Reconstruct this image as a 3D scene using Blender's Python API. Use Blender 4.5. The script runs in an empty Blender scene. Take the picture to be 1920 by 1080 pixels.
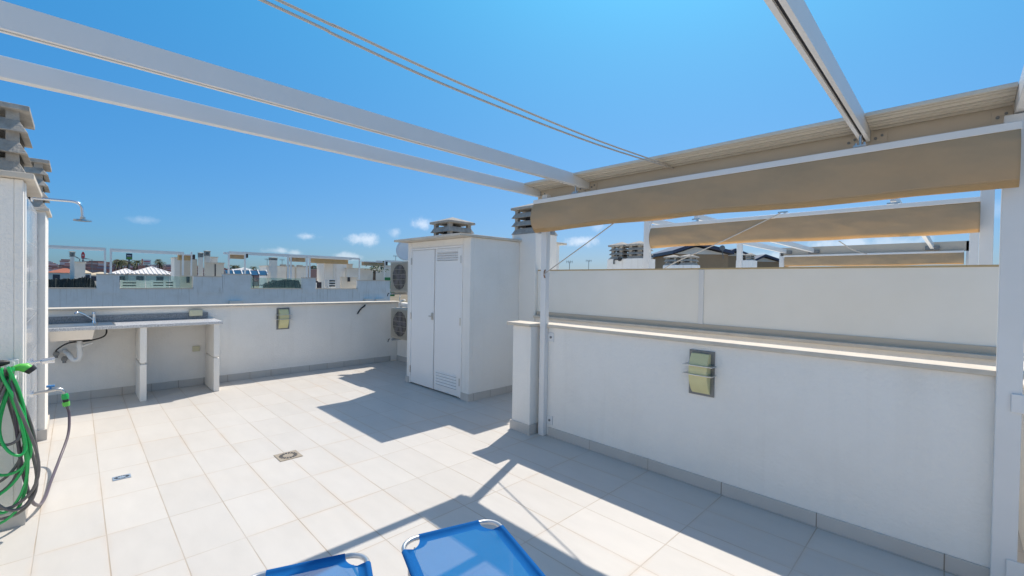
import bpy, math, random
from mathutils import Vector, Matrix, noise
random.seed(7)
S = bpy.context.scene
COL = S.collection
PI = math.pi
R = math.radians

# ------------------------------------------------------------------ camera numbers
F_PX = 827.78; YAW = R(44.6347); PIT = R(.7449); ROL = R(.9255); EYE = Vector((0, 0, 1.55))
cF = Vector((math.sin(YAW)*math.cos(PIT), math.cos(YAW)*math.cos(PIT), -math.sin(PIT)))
_r = Vector((math.cos(YAW), -math.sin(YAW), 0)); _u = _r.cross(cF)
cR = _r*math.cos(ROL) + _u*math.sin(ROL); cU = -_r*math.sin(ROL) + _u*math.cos(ROL)
def ray(x, y): return cF + cR*((x-960)/F_PX) - cU*((y-540)/F_PX)
def atY(x, y, Y): d = ray(x, y); return EYE + d*(Y/d.y)
def atX(x, y, X): d = ray(x, y); return EYE + d*(X/d.x)
def atD(x, y, D): return EYE + ray(x, y)*D

# ------------------------------------------------------------------ materials
MATS = {}
def newmat(name):
    m = bpy.data.materials.new(name); m.use_nodes = True
    nt = m.node_tree; b = nt.nodes['Principled BSDF']
    return m, nt, b
def N(nt, t, **kw):
    n = nt.nodes.new(t)
    for k, v in kw.items(): setattr(n, k, v)
    return n
def mat(name, col, rough=.6, metal=0., noise=None, scale=8, bump=None, bscale=60, spec=.5, trans=0, alpha=None, speck=None):
    """noise=(amount, second colour): soft large-scale mottling; bump = strength"""
    m, nt, b = newmat(name); L = nt.links.new
    b.inputs['Base Color'].default_value = (*col, 1); b.inputs['Roughness'].default_value = rough
    b.inputs['Metallic'].default_value = metal; b.inputs['Specular IOR Level'].default_value = spec
    tc = N(nt, 'ShaderNodeTexCoord'); geo = N(nt, 'ShaderNodeNewGeometry')
    P = geo.outputs['Position']
    if noise:
        n1 = N(nt, 'ShaderNodeTexNoise'); n1.inputs['Scale'].default_value = scale; n1.inputs['Detail'].default_value = 6; n1.inputs['Roughness'].default_value = .6
        L(P, n1.inputs['Vector'])
        rp = N(nt, 'ShaderNodeValToRGB'); rp.color_ramp.elements[0].position = .35; rp.color_ramp.elements[1].position = .68
        rp.color_ramp.elements[0].color = (0, 0, 0, 1); rp.color_ramp.elements[1].color = (noise[0],)*3+(1,)
        L(n1.outputs['Fac'], rp.inputs['Fac'])
        mx = N(nt, 'ShaderNodeMix', data_type='RGBA'); mx.inputs['A'].default_value = (*col, 1); mx.inputs['B'].default_value = (*noise[1], 1)
        L(rp.outputs['Color'], mx.inputs['Factor']); out = mx.outputs['Result']
        if speck:
            v = N(nt, 'ShaderNodeTexNoise'); v.inputs['Scale'].default_value = speck[0]; v.inputs['Detail'].default_value = 2; L(P, v.inputs['Vector'])
            r2 = N(nt, 'ShaderNodeValToRGB'); r2.color_ramp.elements[0].position = .48; r2.color_ramp.elements[1].position = .56
            L(v.outputs['Fac'], r2.inputs['Fac'])
            m2 = N(nt, 'ShaderNodeMix', data_type='RGBA'); m2.inputs['B'].default_value = (*speck[1], 1)
            L(out, m2.inputs['A']); L(r2.outputs['Color'], m2.inputs['Factor']); out = m2.outputs['Result']
        L(out, b.inputs['Base Color'])
    if bump:
        n2 = N(nt, 'ShaderNodeTexNoise'); n2.inputs['Scale'].default_value = bscale; n2.inputs['Detail'].default_value = 4; L(P, n2.inputs['Vector'])
        bp = N(nt, 'ShaderNodeBump'); bp.inputs['Strength'].default_value = bump; bp.inputs['Distance'].default_value = .01
        L(n2.outputs['Fac'], bp.inputs['Height']); L(bp.outputs['Normal'], b.inputs['Normal'])
    MATS[name] = m
    return m

def stucco(name, col, dirt=(.52, .46, .37), amt=.35, streak=.25):
    m, nt, b = newmat(name); L = nt.links.new
    geo = N(nt, 'ShaderNodeNewGeometry'); P = geo.outputs['Position']
    n1 = N(nt, 'ShaderNodeTexNoise'); n1.inputs['Scale'].default_value = 1.7; n1.inputs['Detail'].default_value = 9; n1.inputs['Roughness'].default_value = .65; L(P, n1.inputs['Vector'])
    r1 = N(nt, 'ShaderNodeMapRange'); r1.inputs['From Min'].default_value = .45; r1.inputs['From Max'].default_value = .8; r1.inputs['To Max'].default_value = amt; L(n1.outputs['Fac'], r1.inputs['Value'])
    # vertical streaks of run-off
    mp = N(nt, 'ShaderNodeMapping'); mp.inputs['Scale'].default_value = (9, 9, .5); L(P, mp.inputs['Vector'])
    n2 = N(nt, 'ShaderNodeTexNoise'); n2.inputs['Scale'].default_value = 1; n2.inputs['Detail'].default_value = 5; L(mp.outputs['Vector'], n2.inputs['Vector'])
    r2 = N(nt, 'ShaderNodeMapRange'); r2.inputs['From Min'].default_value = .56; r2.inputs['From Max'].default_value = .8; r2.inputs['To Max'].default_value = streak; L(n2.outputs['Fac'], r2.inputs['Value'])
    ad = N(nt, 'ShaderNodeMath', operation='ADD'); L(r1.outputs['Result'], ad.inputs[0]); L(r2.outputs['Result'], ad.inputs[1])
    mx = N(nt, 'ShaderNodeMix', data_type='RGBA'); mx.inputs['A'].default_value = (*col, 1); mx.inputs['B'].default_value = (*dirt, 1)
    L(ad.outputs[0], mx.inputs['Factor']); L(mx.outputs['Result'], b.inputs['Base Color'])
    b.inputs['Roughness'].default_value = .9; b.inputs['Specular IOR Level'].default_value = .2
    n3 = N(nt, 'ShaderNodeTexNoise'); n3.inputs['Scale'].default_value = 55; n3.inputs['Detail'].default_value = 4; L(P, n3.inputs['Vector'])
    bp = N(nt, 'ShaderNodeBump'); bp.inputs['Strength'].default_value = .45; bp.inputs['Distance'].default_value = .012
    L(n3.outputs['Fac'], bp.inputs['Height']); L(bp.outputs['Normal'], b.inputs['Normal'])
    MATS[name] = m; return m

def tiles(name, col, grout, ox, oy, dx, dy, jw, warm=(.66, .56, .44), axes='XY', rough=.45, var=.05):
    m, nt, b = newmat(name); L = nt.links.new
    geo = N(nt, 'ShaderNodeNewGeometry'); P = geo.outputs['Position']
    sp = N(nt, 'ShaderNodeSeparateXYZ'); L(P, sp.inputs[0])
    def M(op, a, c=None, d=None):
        n = N(nt, 'ShaderNodeMath', operation=op)
        for i, v in enumerate((a, c, d)):
            if v is None: continue
            if isinstance(v, (int, float)): n.inputs[i].default_value = v
            else: L(v, n.inputs[i])
        return n.outputs[0]
    u = M('DIVIDE', M('SUBTRACT', sp.outputs[axes[0]], ox), dx); v = M('DIVIDE', M('SUBTRACT', sp.outputs[axes[1]], oy), dy)
    def joint(w, d):
        f = M('ABSOLUTE', M('SUBTRACT', M('FRACT', M('ADD', w, .5)), .5)); f = M('MULTIPLY', f, d)
        mr = N(nt, 'ShaderNodeMapRange'); mr.interpolation_type = 'SMOOTHSTEP'
        L(f, mr.inputs['Value']); mr.inputs['From Min'].default_value = jw*.35; mr.inputs['From Max'].default_value = jw*.75
        mr.inputs['To Min'].default_value = 1; mr.inputs['To Max'].default_value = 0
        return mr.outputs['Result']
    J = M('MAXIMUM', joint(u, dx), joint(v, dy))
    cb = N(nt, 'ShaderNodeCombineXYZ'); L(M('FLOOR', u), cb.inputs[0]); L(M('FLOOR', v), cb.inputs[1])
    wn = N(nt, 'ShaderNodeTexWhiteNoise', noise_dimensions='3D'); L(cb.outputs[0], wn.inputs['Vector'])
    n1 = N(nt, 'ShaderNodeTexNoise'); n1.inputs['Scale'].default_value = 1.1; n1.inputs['Detail'].default_value = 8; n1.inputs['Roughness'].default_value = .62; L(P, n1.inputs['Vector'])
    r1 = N(nt, 'ShaderNodeMapRange'); r1.inputs['From Min'].default_value = .45; r1.inputs['From Max'].default_value = .75; r1.inputs['To Max'].default_value = .3; L(n1.outputs['Fac'], r1.inputs['Value'])
    # brushed cloudiness inside every tile, offset per tile
    mp = N(nt, 'ShaderNodeVectorMath', operation='MULTIPLY_ADD'); L(wn.outputs['Color'], mp.inputs[0]); mp.inputs[1].default_value = (37, 21, 11); L(P, mp.inputs[2])
    ms = N(nt, 'ShaderNodeMapping'); ms.inputs['Scale'].default_value = (9, 3, 3); L(mp.outputs[0], ms.inputs['Vector'])
    n2 = N(nt, 'ShaderNodeTexNoise'); n2.inputs['Scale'].default_value = 1; n2.inputs['Detail'].default_value = 7; n2.inputs['Roughness'].default_value = .6; L(ms.outputs[0], n2.inputs['Vector'])
    br = M('ADD', M('MULTIPLY', M('SUBTRACT', n2.outputs['Fac'], .5), .16), M('MULTIPLY', M('SUBTRACT', wn.outputs['Value'], .5), var))
    br = M('ADD', br, 1)
    base = N(nt, 'ShaderNodeMix', data_type='RGBA'); base.inputs['A'].default_value = (*col, 1); base.inputs['B'].default_value = (*warm, 1); L(r1.outputs['Result'], base.inputs['Factor'])
    sc = N(nt, 'ShaderNodeVectorMath', operation='SCALE'); L(base.outputs['Result'], sc.inputs[0]); L(br, sc.inputs['Scale'])
    # faint rust bloom beside joints
    def near(w, d):
        f = M('ABSOLUTE', M('SUBTRACT', M('FRACT', M('ADD', w, .5)), .5)); f = M('MULTIPLY', f, d)
        mr = N(nt, 'ShaderNodeMapRange'); L(f, mr.inputs['Value']); mr.inputs['From Max'].default_value = .03; mr.inputs['To Min'].default_value = 1; mr.inputs['To Max'].default_value = 0
        return mr.outputs['Result']
    NJ = M('MULTIPLY', M('MAXIMUM', near(u, dx), near(v, dy)), M('MULTIPLY', r1.outputs['Result'], 1.1))
    m3 = N(nt, 'ShaderNodeMix', data_type='RGBA'); m3.inputs['B'].default_value = (.55, .36, .2, 1); L(sc.outputs[0], m3.inputs['A']); L(NJ, m3.inputs['Factor'])
    mx = N(nt, 'ShaderNodeMix', data_type='RGBA'); mx.inputs['B'].default_value = (*grout, 1); L(m3.outputs['Result'], mx.inputs['A'])
    n4 = N(nt, 'ShaderNodeTexNoise'); n4.inputs['Scale'].default_value = 2.5; L(P, n4.inputs['Vector'])
    r4 = N(nt, 'ShaderNodeMapRange'); r4.inputs['From Min'].default_value = .35; r4.inputs['From Max'].default_value = .65; r4.inputs['To Min'].default_value = .35; r4.inputs['To Max'].default_value = 1; L(n4.outputs['Fac'], r4.inputs['Value'])
    L(M('MULTIPLY', J, r4.outputs['Result']), mx.inputs['Factor']); L(mx.outputs['Result'], b.inputs['Base Color'])
    b.inputs['Roughness'].default_value = rough; b.inputs['Specular IOR Level'].default_value = .35
    bp = N(nt, 'ShaderNodeBump'); bp.inputs['Strength'].default_value = .5; bp.inputs['Distance'].default_value = .003; bp.invert = True
    L(J, bp.inputs['Height']); L(bp.outputs['Normal'], b.inputs['Normal'])
    MATS[name] = m; return m

def cloth(name, col, transl, clear=0., wr=.3, wscale=3.):
    m, nt, b = newmat(name); L = nt.links.new
    out = nt.nodes['Material Output']
    b.inputs['Roughness'].default_value = .85; b.inputs['Specular IOR Level'].default_value = .15
    geo = N(nt, 'ShaderNodeNewGeometry'); P = geo.outputs['Position']
    n1 = N(nt, 'ShaderNodeTexNoise'); n1.inputs['Scale'].default_value = 2.4; n1.inputs['Detail'].default_value = 8; n1.inputs['Roughness'].default_value = .65; L(P, n1.inputs['Vector'])
    r1 = N(nt, 'ShaderNodeMapRange'); r1.inputs['From Min'].default_value = .3; r1.inputs['From Max'].default_value = .7; r1.inputs['To Min'].default_value = .93; r1.inputs['To Max'].default_value = 1.05; L(n1.outputs['Fac'], r1.inputs['Value'])
    sc = N(nt, 'ShaderNodeVectorMath', operation='SCALE'); sc.inputs[0].default_value = col; L(r1.outputs['Result'], sc.inputs['Scale'])
    L(sc.outputs[0], b.inputs['Base Color'])
    n2 = N(nt, 'ShaderNodeTexNoise'); n2.inputs['Scale'].default_value = wscale; n2.inputs['Detail'].default_value = 3; n2.inputs['Distortion'].default_value = .25; L(P, n2.inputs['Vector'])
    bp = N(nt, 'ShaderNodeBump'); bp.inputs['Strength'].default_value = wr; bp.inputs['Distance'].default_value = .08
    L(n2.outputs['Fac'], bp.inputs['Height']); L(bp.outputs['Normal'], b.inputs['Normal'])
    tr = N(nt, 'ShaderNodeBsdfTranslucent'); L(sc.outputs[0], tr.inputs['Color'])
    mx = N(nt, 'ShaderNodeMixShader'); mx.inputs[0].default_value = transl; L(b.outputs[0], mx.inputs[1]); L(tr.outputs[0], mx.inputs[2])
    last = mx
    if clear:
        tp = N(nt, 'ShaderNodeBsdfTransparent'); m2 = N(nt, 'ShaderNodeMixShader'); m2.inputs[0].default_value = clear
        L(mx.outputs[0], m2.inputs[1]); L(tp.outputs[0], m2.inputs[2]); last = m2
    L(last.outputs[0], out.inputs['Surface']); MATS[name] = m; return m

def glass(name, col, clear):
    m, nt, b = newmat(name); L = nt.links.new; out = nt.nodes['Material Output']
    b.inputs['Base Color'].default_value = (*col, 1); b.inputs['Roughness'].default_value = .12
    tp = N(nt, 'ShaderNodeBsdfTransparent'); tp.inputs['Color'].default_value = (.86, .95, .92, 1); m2 = N(nt, 'ShaderNodeMixShader'); m2.inputs[0].default_value = clear
    L(b.outputs[0], m2.inputs[1]); L(tp.outputs[0], m2.inputs[2]); L(m2.outputs[0], out.inputs['Surface']); MATS[name] = m; return m

WALL = stucco('white_stucco', (.89, .85, .785), dirt=(.62, .56, .47), amt=.2, streak=.15)
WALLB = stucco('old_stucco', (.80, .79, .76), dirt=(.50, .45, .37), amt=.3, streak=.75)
PANEL = mat('panel_board', (.90, .86, .78), .55, noise=(.35, (.78, .72, .60)), scale=1.2, bump=.08, bscale=20)
CAP = mat('cap_stone', (.68, .61, .51), .8, noise=(.5, (.50, .42, .33)), scale=5, bump=.2, bscale=90)
SKIRT = tiles('skirting_tile', (.56, .53, .49), (.25, .21, .17), .135, 1.21, .2955, .5915, .005, warm=(.46, .40, .33), axes='XY', var=.06)
FLOOR = tiles('floor_tile', (.56, .533, .497), (.41, .34, .265), .132, 1.2, .2968, .5872, .0050, warm=(.545, .495, .43), var=.06)
WTILE = tiles('wall_tile', (.42, .44, .47), (.65, .65, .63), .0, .0, .3, .3, .006, warm=(.55, .56, .58), axes='YZ', rough=.15, var=.25)
WHITE = mat('white_metal', (.77, .76, .74), .38, noise=(.18, (.64, .61, .56)), scale=4)
DOORW = mat('door_metal', (.90, .87, .83), .3, noise=(.10, (.72, .71, .69)), scale=2)
ALU = mat('anodised_profile', (.66, .60, .50), .5, noise=(.25, (.55, .46, .35)), scale=1.5)
GSHADE = mat('groove_shade', (.09, .065, .045), .8)  # dark strips painted in as the shade of the roof rail grooves
HEADER = mat('header_metal', (.60, .51, .40), .5, noise=(.3, (.50, .41, .31)), scale=2)
CONC = mat('cast_concrete', (.43, .40, .355), .95, noise=(.8, (.26, .24, .21)), scale=14, bump=.6, bscale=70)
CANVAS = cloth('beige_canvas', (.54, .39, .245), .18, wr=.12, wscale=5.)
CANVAS2 = cloth('yellow_canvas', (.72, .50, .26), .3)
HEM = cloth('canvas_hem', (.68, .49, .28), .5, wr=.2)
YGLASS = mat('frosted_yellow_glass', (.74, .68, .36), .35, noise=(.35, (.60, .54, .28)), scale=10)
PLATE = mat('grey_metal', (.20, .205, .205), .45, metal=.4, noise=(.3, (.30, .29, .27)), scale=20)
STEEL = mat('stainless_steel', (.62, .60, .57), .28, metal=1., noise=(.2, (.45, .43, .4)), scale=6)
CHROME = mat('chrome', (.75, .76, .78), .12, metal=1.)
TUBE = mat('aluminium_tube', (.62, .63, .64), .35, metal=.85, noise=(.4, (.45, .45, .45)), scale=25)
GRAN = mat('grey_granite', (.72, .71, .70), .25, noise=(.6, (.78, .77, .76)), scale=30, speck=(160, (.36, .36, .37)))
GRAND = mat('dark_granite', (.26, .28, .30), .3, noise=(.6, (.42, .43, .45)), scale=60, speck=(220, (.12, .13, .14)))
GREEN = mat('green_hose', (.02, .42, .10), .35); LGREEN = mat('lime_plastic', (.12, .55, .08), .4)
GREY = mat('grey_hose', (.15, .14, .135), .42, noise=(.5, (.09, .085, .085)), scale=12)
PURP = mat('dark_hose', (.10, .08, .105), .4)
BLACK = mat('black_rubber', (.02, .02, .022), .5); DARK = mat('dark_void', (.035, .035, .04), .8)
PVC = mat('white_pvc', (.78, .77, .74), .35); IVORY = mat('ivory_plastic', (.62, .58, .40), .5)
BLUE = cloth('blue_mesh', (.01, .15, .46), .35, clear=.0, wr=.15)
BLUEM = cloth('blue_net', (.015, .215, .54), .35, clear=.18, wr=.2)
ACB = mat('ac_casing', (.50, .44, .35), .5, noise=(.5, (.36, .30, .22)), scale=5)
ACD = mat('ac_inside', (.025, .022, .028), .6, noise=(.5, (.06, .04, .045)), scale=15)
ROPE = mat('rope', (.52, .475, .42), .9)
RUST = mat('rusty_hook', (.28, .13, .06), .8)
TAPB = mat('tap_blue', (.05, .22, .5), .4)
GLASS = glass('green_glass', (.45, .60, .56), .90)
RWHITE = mat('white_roof_tile', (.74, .72, .70), .7, noise=(.5, (.6, .52, .45)), scale=3)
RORANGE = mat('orange_roof_tile', (.38, .12, .06), .85, noise=(.6, (.24, .07, .04)), scale=.8)
RSAND = mat('sand_roof_tile', (.62, .52, .36), .85, noise=(.5, (.5, .36, .22)), scale=.8)
RBLUE = mat('slate_roof', (.045, .055, .10), .5, noise=(.4, (.07, .07, .10)), scale=1.5)
CREAM = mat('cream_render', (.66, .58, .47), .9, noise=(.4, (.56, .47, .36)), scale=1)
BROWN = mat('brown_render', (.40, .27, .16), .9, noise=(.4, (.30, .19, .11)), scale=1)
FARW = mat('far_white_render', (.80, .76, .69), .9, noise=(.4, (.52, .46, .38)), scale=.7)
PINK = mat('pink_render', (.50, .26, .20), .9)
SOLAR = mat('solar_glass', (.012, .02, .05), .2, spec=.6)
NET = mat('dark_shade_net', (.018, .026, .027), .9, noise=(.6, (.05, .065, .06)), scale=3, bump=.5, bscale=10)
LEAF = mat('palm_leaf', (.05, .075, .025), .7, noise=(.8, (.12, .11, .03)), scale=.6)
LEAF2 = mat('broad_leaf', (.03, .07, .025), .7, noise=(.8, (.06, .10, .03)), scale=1)
BARK = mat('palm_trunk', (.12, .09, .065), .9, noise=(.6, (.07, .05, .04)), scale=6)
GROUND = mat('dry_ground', (.23, .18, .125), 1., noise=(.7, (.10, .11, .05)), scale=.03)
ROAD = mat('asphalt', (.055, .055, .06), .9, noise=(.4, (.08, .08, .08)), scale=.3)
SGREEN = mat('sign_green', (.01, .12, .06), .5); SNAVY = mat('sign_navy', (.02, .05, .10), .5); SRED = mat('sign_red', (.62, .05, .06), .5)
SWHITE = mat('sign_white', (.78, .78, .78), .5); SLIME = mat('sign_lime', (.25, .5, .06), .5)
TGREEN = mat('green_tarp', (.01, .16, .05), .6)
TOWN = None

# ------------------------------------------------------------------ mesh builder
ORG = {}
class MB:
    def __init__(s): s.v = []; s.f = []; s.m = []; s.sm = False
    def add(s, vs, fs, mi=0):
        o = len(s.v); s.v += [Vector(v) for v in vs]; s.f += [[i+o for i in f] for f in fs]; s.m += [mi]*len(fs); return s
    def box(s, x0, x1, y0, y1, z0, z1, mi=0):
        return s.add([(x0,y0,z0),(x1,y0,z0),(x1,y1,z0),(x0,y1,z0),(x0,y0,z1),(x1,y0,z1),(x1,y1,z1),(x0,y1,z1)],
                     [(3,2,1,0),(4,5,6,7),(0,1,5,4),(1,2,6,5),(2,3,7,6),(3,0,4,7)], mi)
    def bar(s, a, b, w, h, up=(0, 0, 1), mi=0):
        a = Vector(a); b = Vector(b); d = (b-a).normalized(); up = Vector(up)
        if abs(d.dot(up)) > .99: up = Vector((1, 0, 0))
        r = d.cross(up).normalized(); u = r.cross(d)
        vs = [p + r*(i*w/2) + u*(j*h/2) for p in (a, b) for i, j in ((-1,-1),(1,-1),(1,1),(-1,1))]
        return s.add(vs, [(0,1,2,3),(7,6,5,4),(0,4,5,1),(1,5,6,2),(2,6,7,3),(3,7,4,0)], mi)
    def tube(s, pts, rad, n=10, mi=0, closed=False):
        pts = [Vector(p) for p in pts]; k = len(pts); rings = []
        t0 = (pts[1]-pts[0]).normalized(); up = Vector((0, 0, 1)) if abs(t0.z) < .9 else Vector((1, 0, 0)); r = t0.cross(up).normalized()
        for i, p in enumerate(pts):
            if closed: t = (pts[(i+1) % k]-pts[i-1])
            else: t = pts[min(i+1, k-1)]-pts[max(i-1, 0)]
            t.normalize(); r = (r - t*r.dot(t)).normalized(); q = t.cross(r)
            rr = rad[i] if isinstance(rad, (list, tuple)) else rad
            rings.append([p + r*(rr*math.cos(2*PI*j/n)) + q*(rr*math.sin(2*PI*j/n)) for j in range(n)])
        vs = [v for rg in rings for v in rg]; fs = []
        for i in range(k if closed else k-1):
            i2 = (i+1) % k
            for j in range(n): fs.append((i*n+j, i*n+(j+1) % n, i2*n+(j+1) % n, i2*n+j))
        if not closed: fs += [tuple(range(n-1, -1, -1)), tuple((k-1)*n+j for j in range(n))]
        s.sm = True
        return s.add(vs, fs, mi)
    def cyl(s, a, b, r, n=16, mi=0, r2=None): return s.tube([a, b], [r, r if r2 is None else r2], n, mi)
    def prism(s, poly, d, mi=0):
        """poly: 3-D loop, extruded by vector d"""
        n = len(poly); poly = [Vector(p) for p in poly]; d = Vector(d)
        return s.add(poly+[p+d for p in poly], [tuple(range(n)), tuple(range(2*n-1, n-1, -1))]+[(i, i+n, (i+1) % n+n, (i+1) % n) for i in range(n)], mi)
    def disc(s, c, nrm, r, th, n=24, mi=0):
        c = Vector(c); nrm = Vector(nrm).normalized(); return s.tube([c, c+nrm*th], r, n, mi)
    def build(s, name, mats, parent=None, bevel=0, recalc=True):
        org = ORG.get(parent.name if parent else None, Vector())
        me = bpy.data.meshes.new(name)
        me.from_pydata([tuple(v-org) for v in s.v], [], s.f)
        if not isinstance(mats, (list, tuple)): mats = [mats]
        for m in mats: me.materials.append(m)
        me.polygons.foreach_set('material_index', s.m)
        if recalc:
            import bmesh
            bm = bmesh.new(); bm.from_mesh(me); bmesh.ops.recalc_face_normals(bm, faces=bm.faces[:])
            bm.to_mesh(me); bm.free()
        if s.sm:
            for p in me.polygons: p.use_smooth = len(p.vertices) <= 4
            me.set_sharp_from_angle(angle=R(40))
        o = bpy.data.objects.new(name, me); COL.objects.link(o)
        if parent: o.parent = parent
        ORG[o.name] = org
        if bevel:
            b = o.modifiers.new('bevel', 'BEVEL'); b.width = bevel; b.segments = 2; b.limit_method = 'ANGLE'
        return o
def tag(o, label=None, cat=None, group=None, kind=None):
    if label: o['label'] = label
    if cat: o['category'] = cat
    if group: o['group'] = group
    if kind: o['kind'] = kind
    return o
def thing(name, label, cat, loc=(0, 0, 0), group=None):
    o = bpy.data.objects.new(name, None); o.empty_display_size = .1; COL.objects.link(o); o.location = loc
    ORG[o.name] = Vector(loc); return tag(o, label, cat, group)
def copy_tree(o, parent=None):
    c = o.copy(); COL.objects.link(c); c.parent = parent
    for ch in list(o.children): copy_tree(ch, c)
    return c
def box1(name, m, dims, parent=None, bevel=0): return MB().box(*dims).build(name, m, parent, bevel)

# ------------------------------------------------------------------ setting
GZ = -7.0
g = MB().box(-900, 1500, -900, 1500, GZ-1, GZ).build('ground', GROUND); tag(g, kind='structure')
r_ = MB().bar((-300, 90, GZ+.02), (500, 78, GZ+.02), 9, .05).build('road', ROAD); tag(r_, kind='structure')
fl = MB().box(-3.2, 4.9, -2.2, 7.66, -.12, 0).build('terrace_floor', FLOOR); tag(fl, kind='structure')
# building body under the terrace row
tag(MB().box(-3.3, 30, -2.3, 7.86, GZ, -.124).build('building_body', WALLB), 'white rendered block of houses carrying the terraces', 'building')

def wall_thing(name, label, cat, body, cap=None, skirt=None, mats=None, group=None, loc=None):
    x0, x1, y0, y1 = body[:4]
    t = thing(name, label, cat, loc or ((x0+x1)/2, (y0+y1)/2, body[4]), group)
    box1('wall', mats or WALL, body, t, .006)
    if cap: box1('coping', CAP, cap, t, .006)
    for k in (skirt or []): box1('skirting', SKIRT, k, t, .002)
    return t
# back parapet
wall_thing('back_wall', 'long low white parapet behind the sink counter and wall lamp', 'wall', (-3.2, 4.5, 7.66, 7.84, 0, 1.118),
           (-3.2, 4.50, 7.615, 7.88, 1.118, 1.146), [(-3.0, 4.30, 7.645, 7.66, 0, .10)])
# party wall on the right beyond cabinet, behind the AC units
wall_thing('side_wall', 'white side wall carrying the two air conditioners behind the cabinet', 'wall', (4.44, 4.60, 5.93, 7.655, 0, 1.12), None, [(4.425, 4.44, 5.93, 7.63, 0, .10)])
box = box1('ac_backing', WALL, (4.40, 4.58, 5.95, 7.16, 1.12, 2.33), bpy.data.objects['side_wall'])
# right parapet
rp = wall_thing('side_parapet', 'long low white wall with beige coping under the awning', 'wall', (3.425, 3.56, -.235, 3.28, 0, 1.10),
           (3.392, 3.585, -.24, 3.045, 1.10, 1.132), [(3.410, 3.425, -.235, 2.90, 0, .088)])
pl = wall_thing('wall_pillar', 'short white pillar with beige cap ending the low wall beside the awning post', 'pillar', (3.285, 3.424, 3.045, 3.30, 0, 1.10),
           (3.245, 3.46, 3.03, 3.36, 1.102, 1.134), [(3.270, 3.285, 3.03, 3.315, 0, .10), (3.2852, 3.4098, 3.030, 3.045, 0, .10)])
# party wall + screen between the neighbours
pw = thing('party_wall', 'tall white screen panel wall standing behind the low coping wall', 'wall', (4.55, 2, 0))
box1('wall', WALL, (4.51, 4.64, -.22, 4.10, 0, 1.07), pw)
box1('coping', CAP, (4.46, 4.68, -.22, 4.10, 1.07, 1.10), pw, .004)
box1('bottom_rail', HEADER, (4.535, 4.595, -.22, 4.10, 1.10, 1.155), pw)
box1('screen_panel', PANEL, (4.55, 4.58, 1.862, 4.10, 1.155, 1.712), pw); box1('screen_panel', PANEL, (4.55, 4.58, -.22, 1.84, 1.155, 1.712), pw)
box1('joint_strip', WHITE, (4.538, 4.592, 1.826, 1.876, 1.156, 1.71), pw)
box1('top_rail', mat('gold_strip', (.52, .38, .20), .5), (4.545, 4.585, -.22, 4.10, 1.7125, 1.727), pw)
# front parapet of the row, right of the near post
wall_thing('front_wall', 'white front wall of the next terrace beyond the near post', 'wall', (3.60, 30, -.62, -.30, 0, 1.0),
           (3.59, 30, -.66, -.26, 1.0, 1.03))
wall_thing('terrace_end_wall', 'low white wall closing the terrace behind the sun loungers', 'wall', (-3.2, 3.3, -2.2, -2.02, 0, 1.10), (-3.2, 3.3, -2.24, -1.98, 1.10, 1.13))

hs_ = thing('bounce_block', 'added white block out of view, bouncing sunlight onto the shaded terrace walls', 'building', (-3.4, 1, 0))  # unseen block added to throw warm sunlight back at the shaded walls
box1('wall', WALL, (-3.8, -3.0, -2.0, 4.0, 0, 2.5), hs_); box1('roof', CAP, (-3.9, -2.9, -2.1, 4.1, 2.5, 2.55), hs_)  # body and top slab of the added bounce block

# ------------------------------------------------------------------ chimney caps
def chimney_cap(parent, cx, cy, z0, wx, wy, n, pitch=.115, piers=True, lid_h=.06):
    """cast louvre rings, each a sloping skirt, on corner posts, with a low pyramid lid"""
    def ring(zb, h, o_b, o_t, th=.022):
        m = MB()
        def sq(o, z, t=0): return [(cx-wx/2-o+t, cy-wy/2-o+t, z), (cx+wx/2+o-t, cy-wy/2-o+t, z), (cx+wx/2+o-t, cy+wy/2+o-t, z), (cx-wx/2-o+t, cy+wy/2+o-t, z)]
        vs = sq(o_b, zb)+sq(o_t, zb+h)+sq(o_b, zb, th*1.6)+sq(o_t, zb+h, th*1.6)
        fs = []
        for i in range(4):
            j = (i+1) % 4; fs += [(i, j, j+4, i+4), (i+8, i+12, j+12, j+8), (i+4, j+4, j+12, i+12), (i, i+8, j+8, j)]
        return m.add(vs, fs)
    z = z0
    ring(z, pitch*.75, .012, -.035).build('louvre', CONC, parent, .003); 
    for i in range(1, n):
        ring(z+pitch*i, pitch*.62, .012, -.03).build('louvre', CONC, parent, .003)
    top = z+pitch*n
    for sx in (-1, 1):
        for sy in (-1, 1): MB().box(cx+sx*(wx/2-.055)-.028, cx+sx*(wx/2-.055)+.028, cy+sy*(wy/2-.055)-.028, cy+sy*(wy/2-.055)+.028, z0, top).build('corner_post', CONC, parent)
    MB().box(cx-wx*.20, cx+wx*.20, cy-wy*.20, cy+wy*.20, z0, top-.02).build('flue', DARK, parent)
    a, b_ = wx/2+.02, wy/2+.02
    lid = MB(); lid.add([(cx-a, cy-b_, top), (cx+a, cy-b_, top), (cx+a, cy+b_, top), (cx-a, cy+b_, top), (cx-a, cy-b_, top+.032), (cx+a, cy-b_, top+.032), (cx+a, cy+b_, top+.032), (cx-a, cy+b_, top+.032), (cx, cy, top+.032+lid_h)],
        [(3,2,1,0), (0,1,5,4), (1,2,6,5), (2,3,7,6), (3,0,4,7), (4,5,8), (5,6,8), (6,7,8), (7,4,8)])
    lid.build('lid', CONC, parent, .004)

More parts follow.
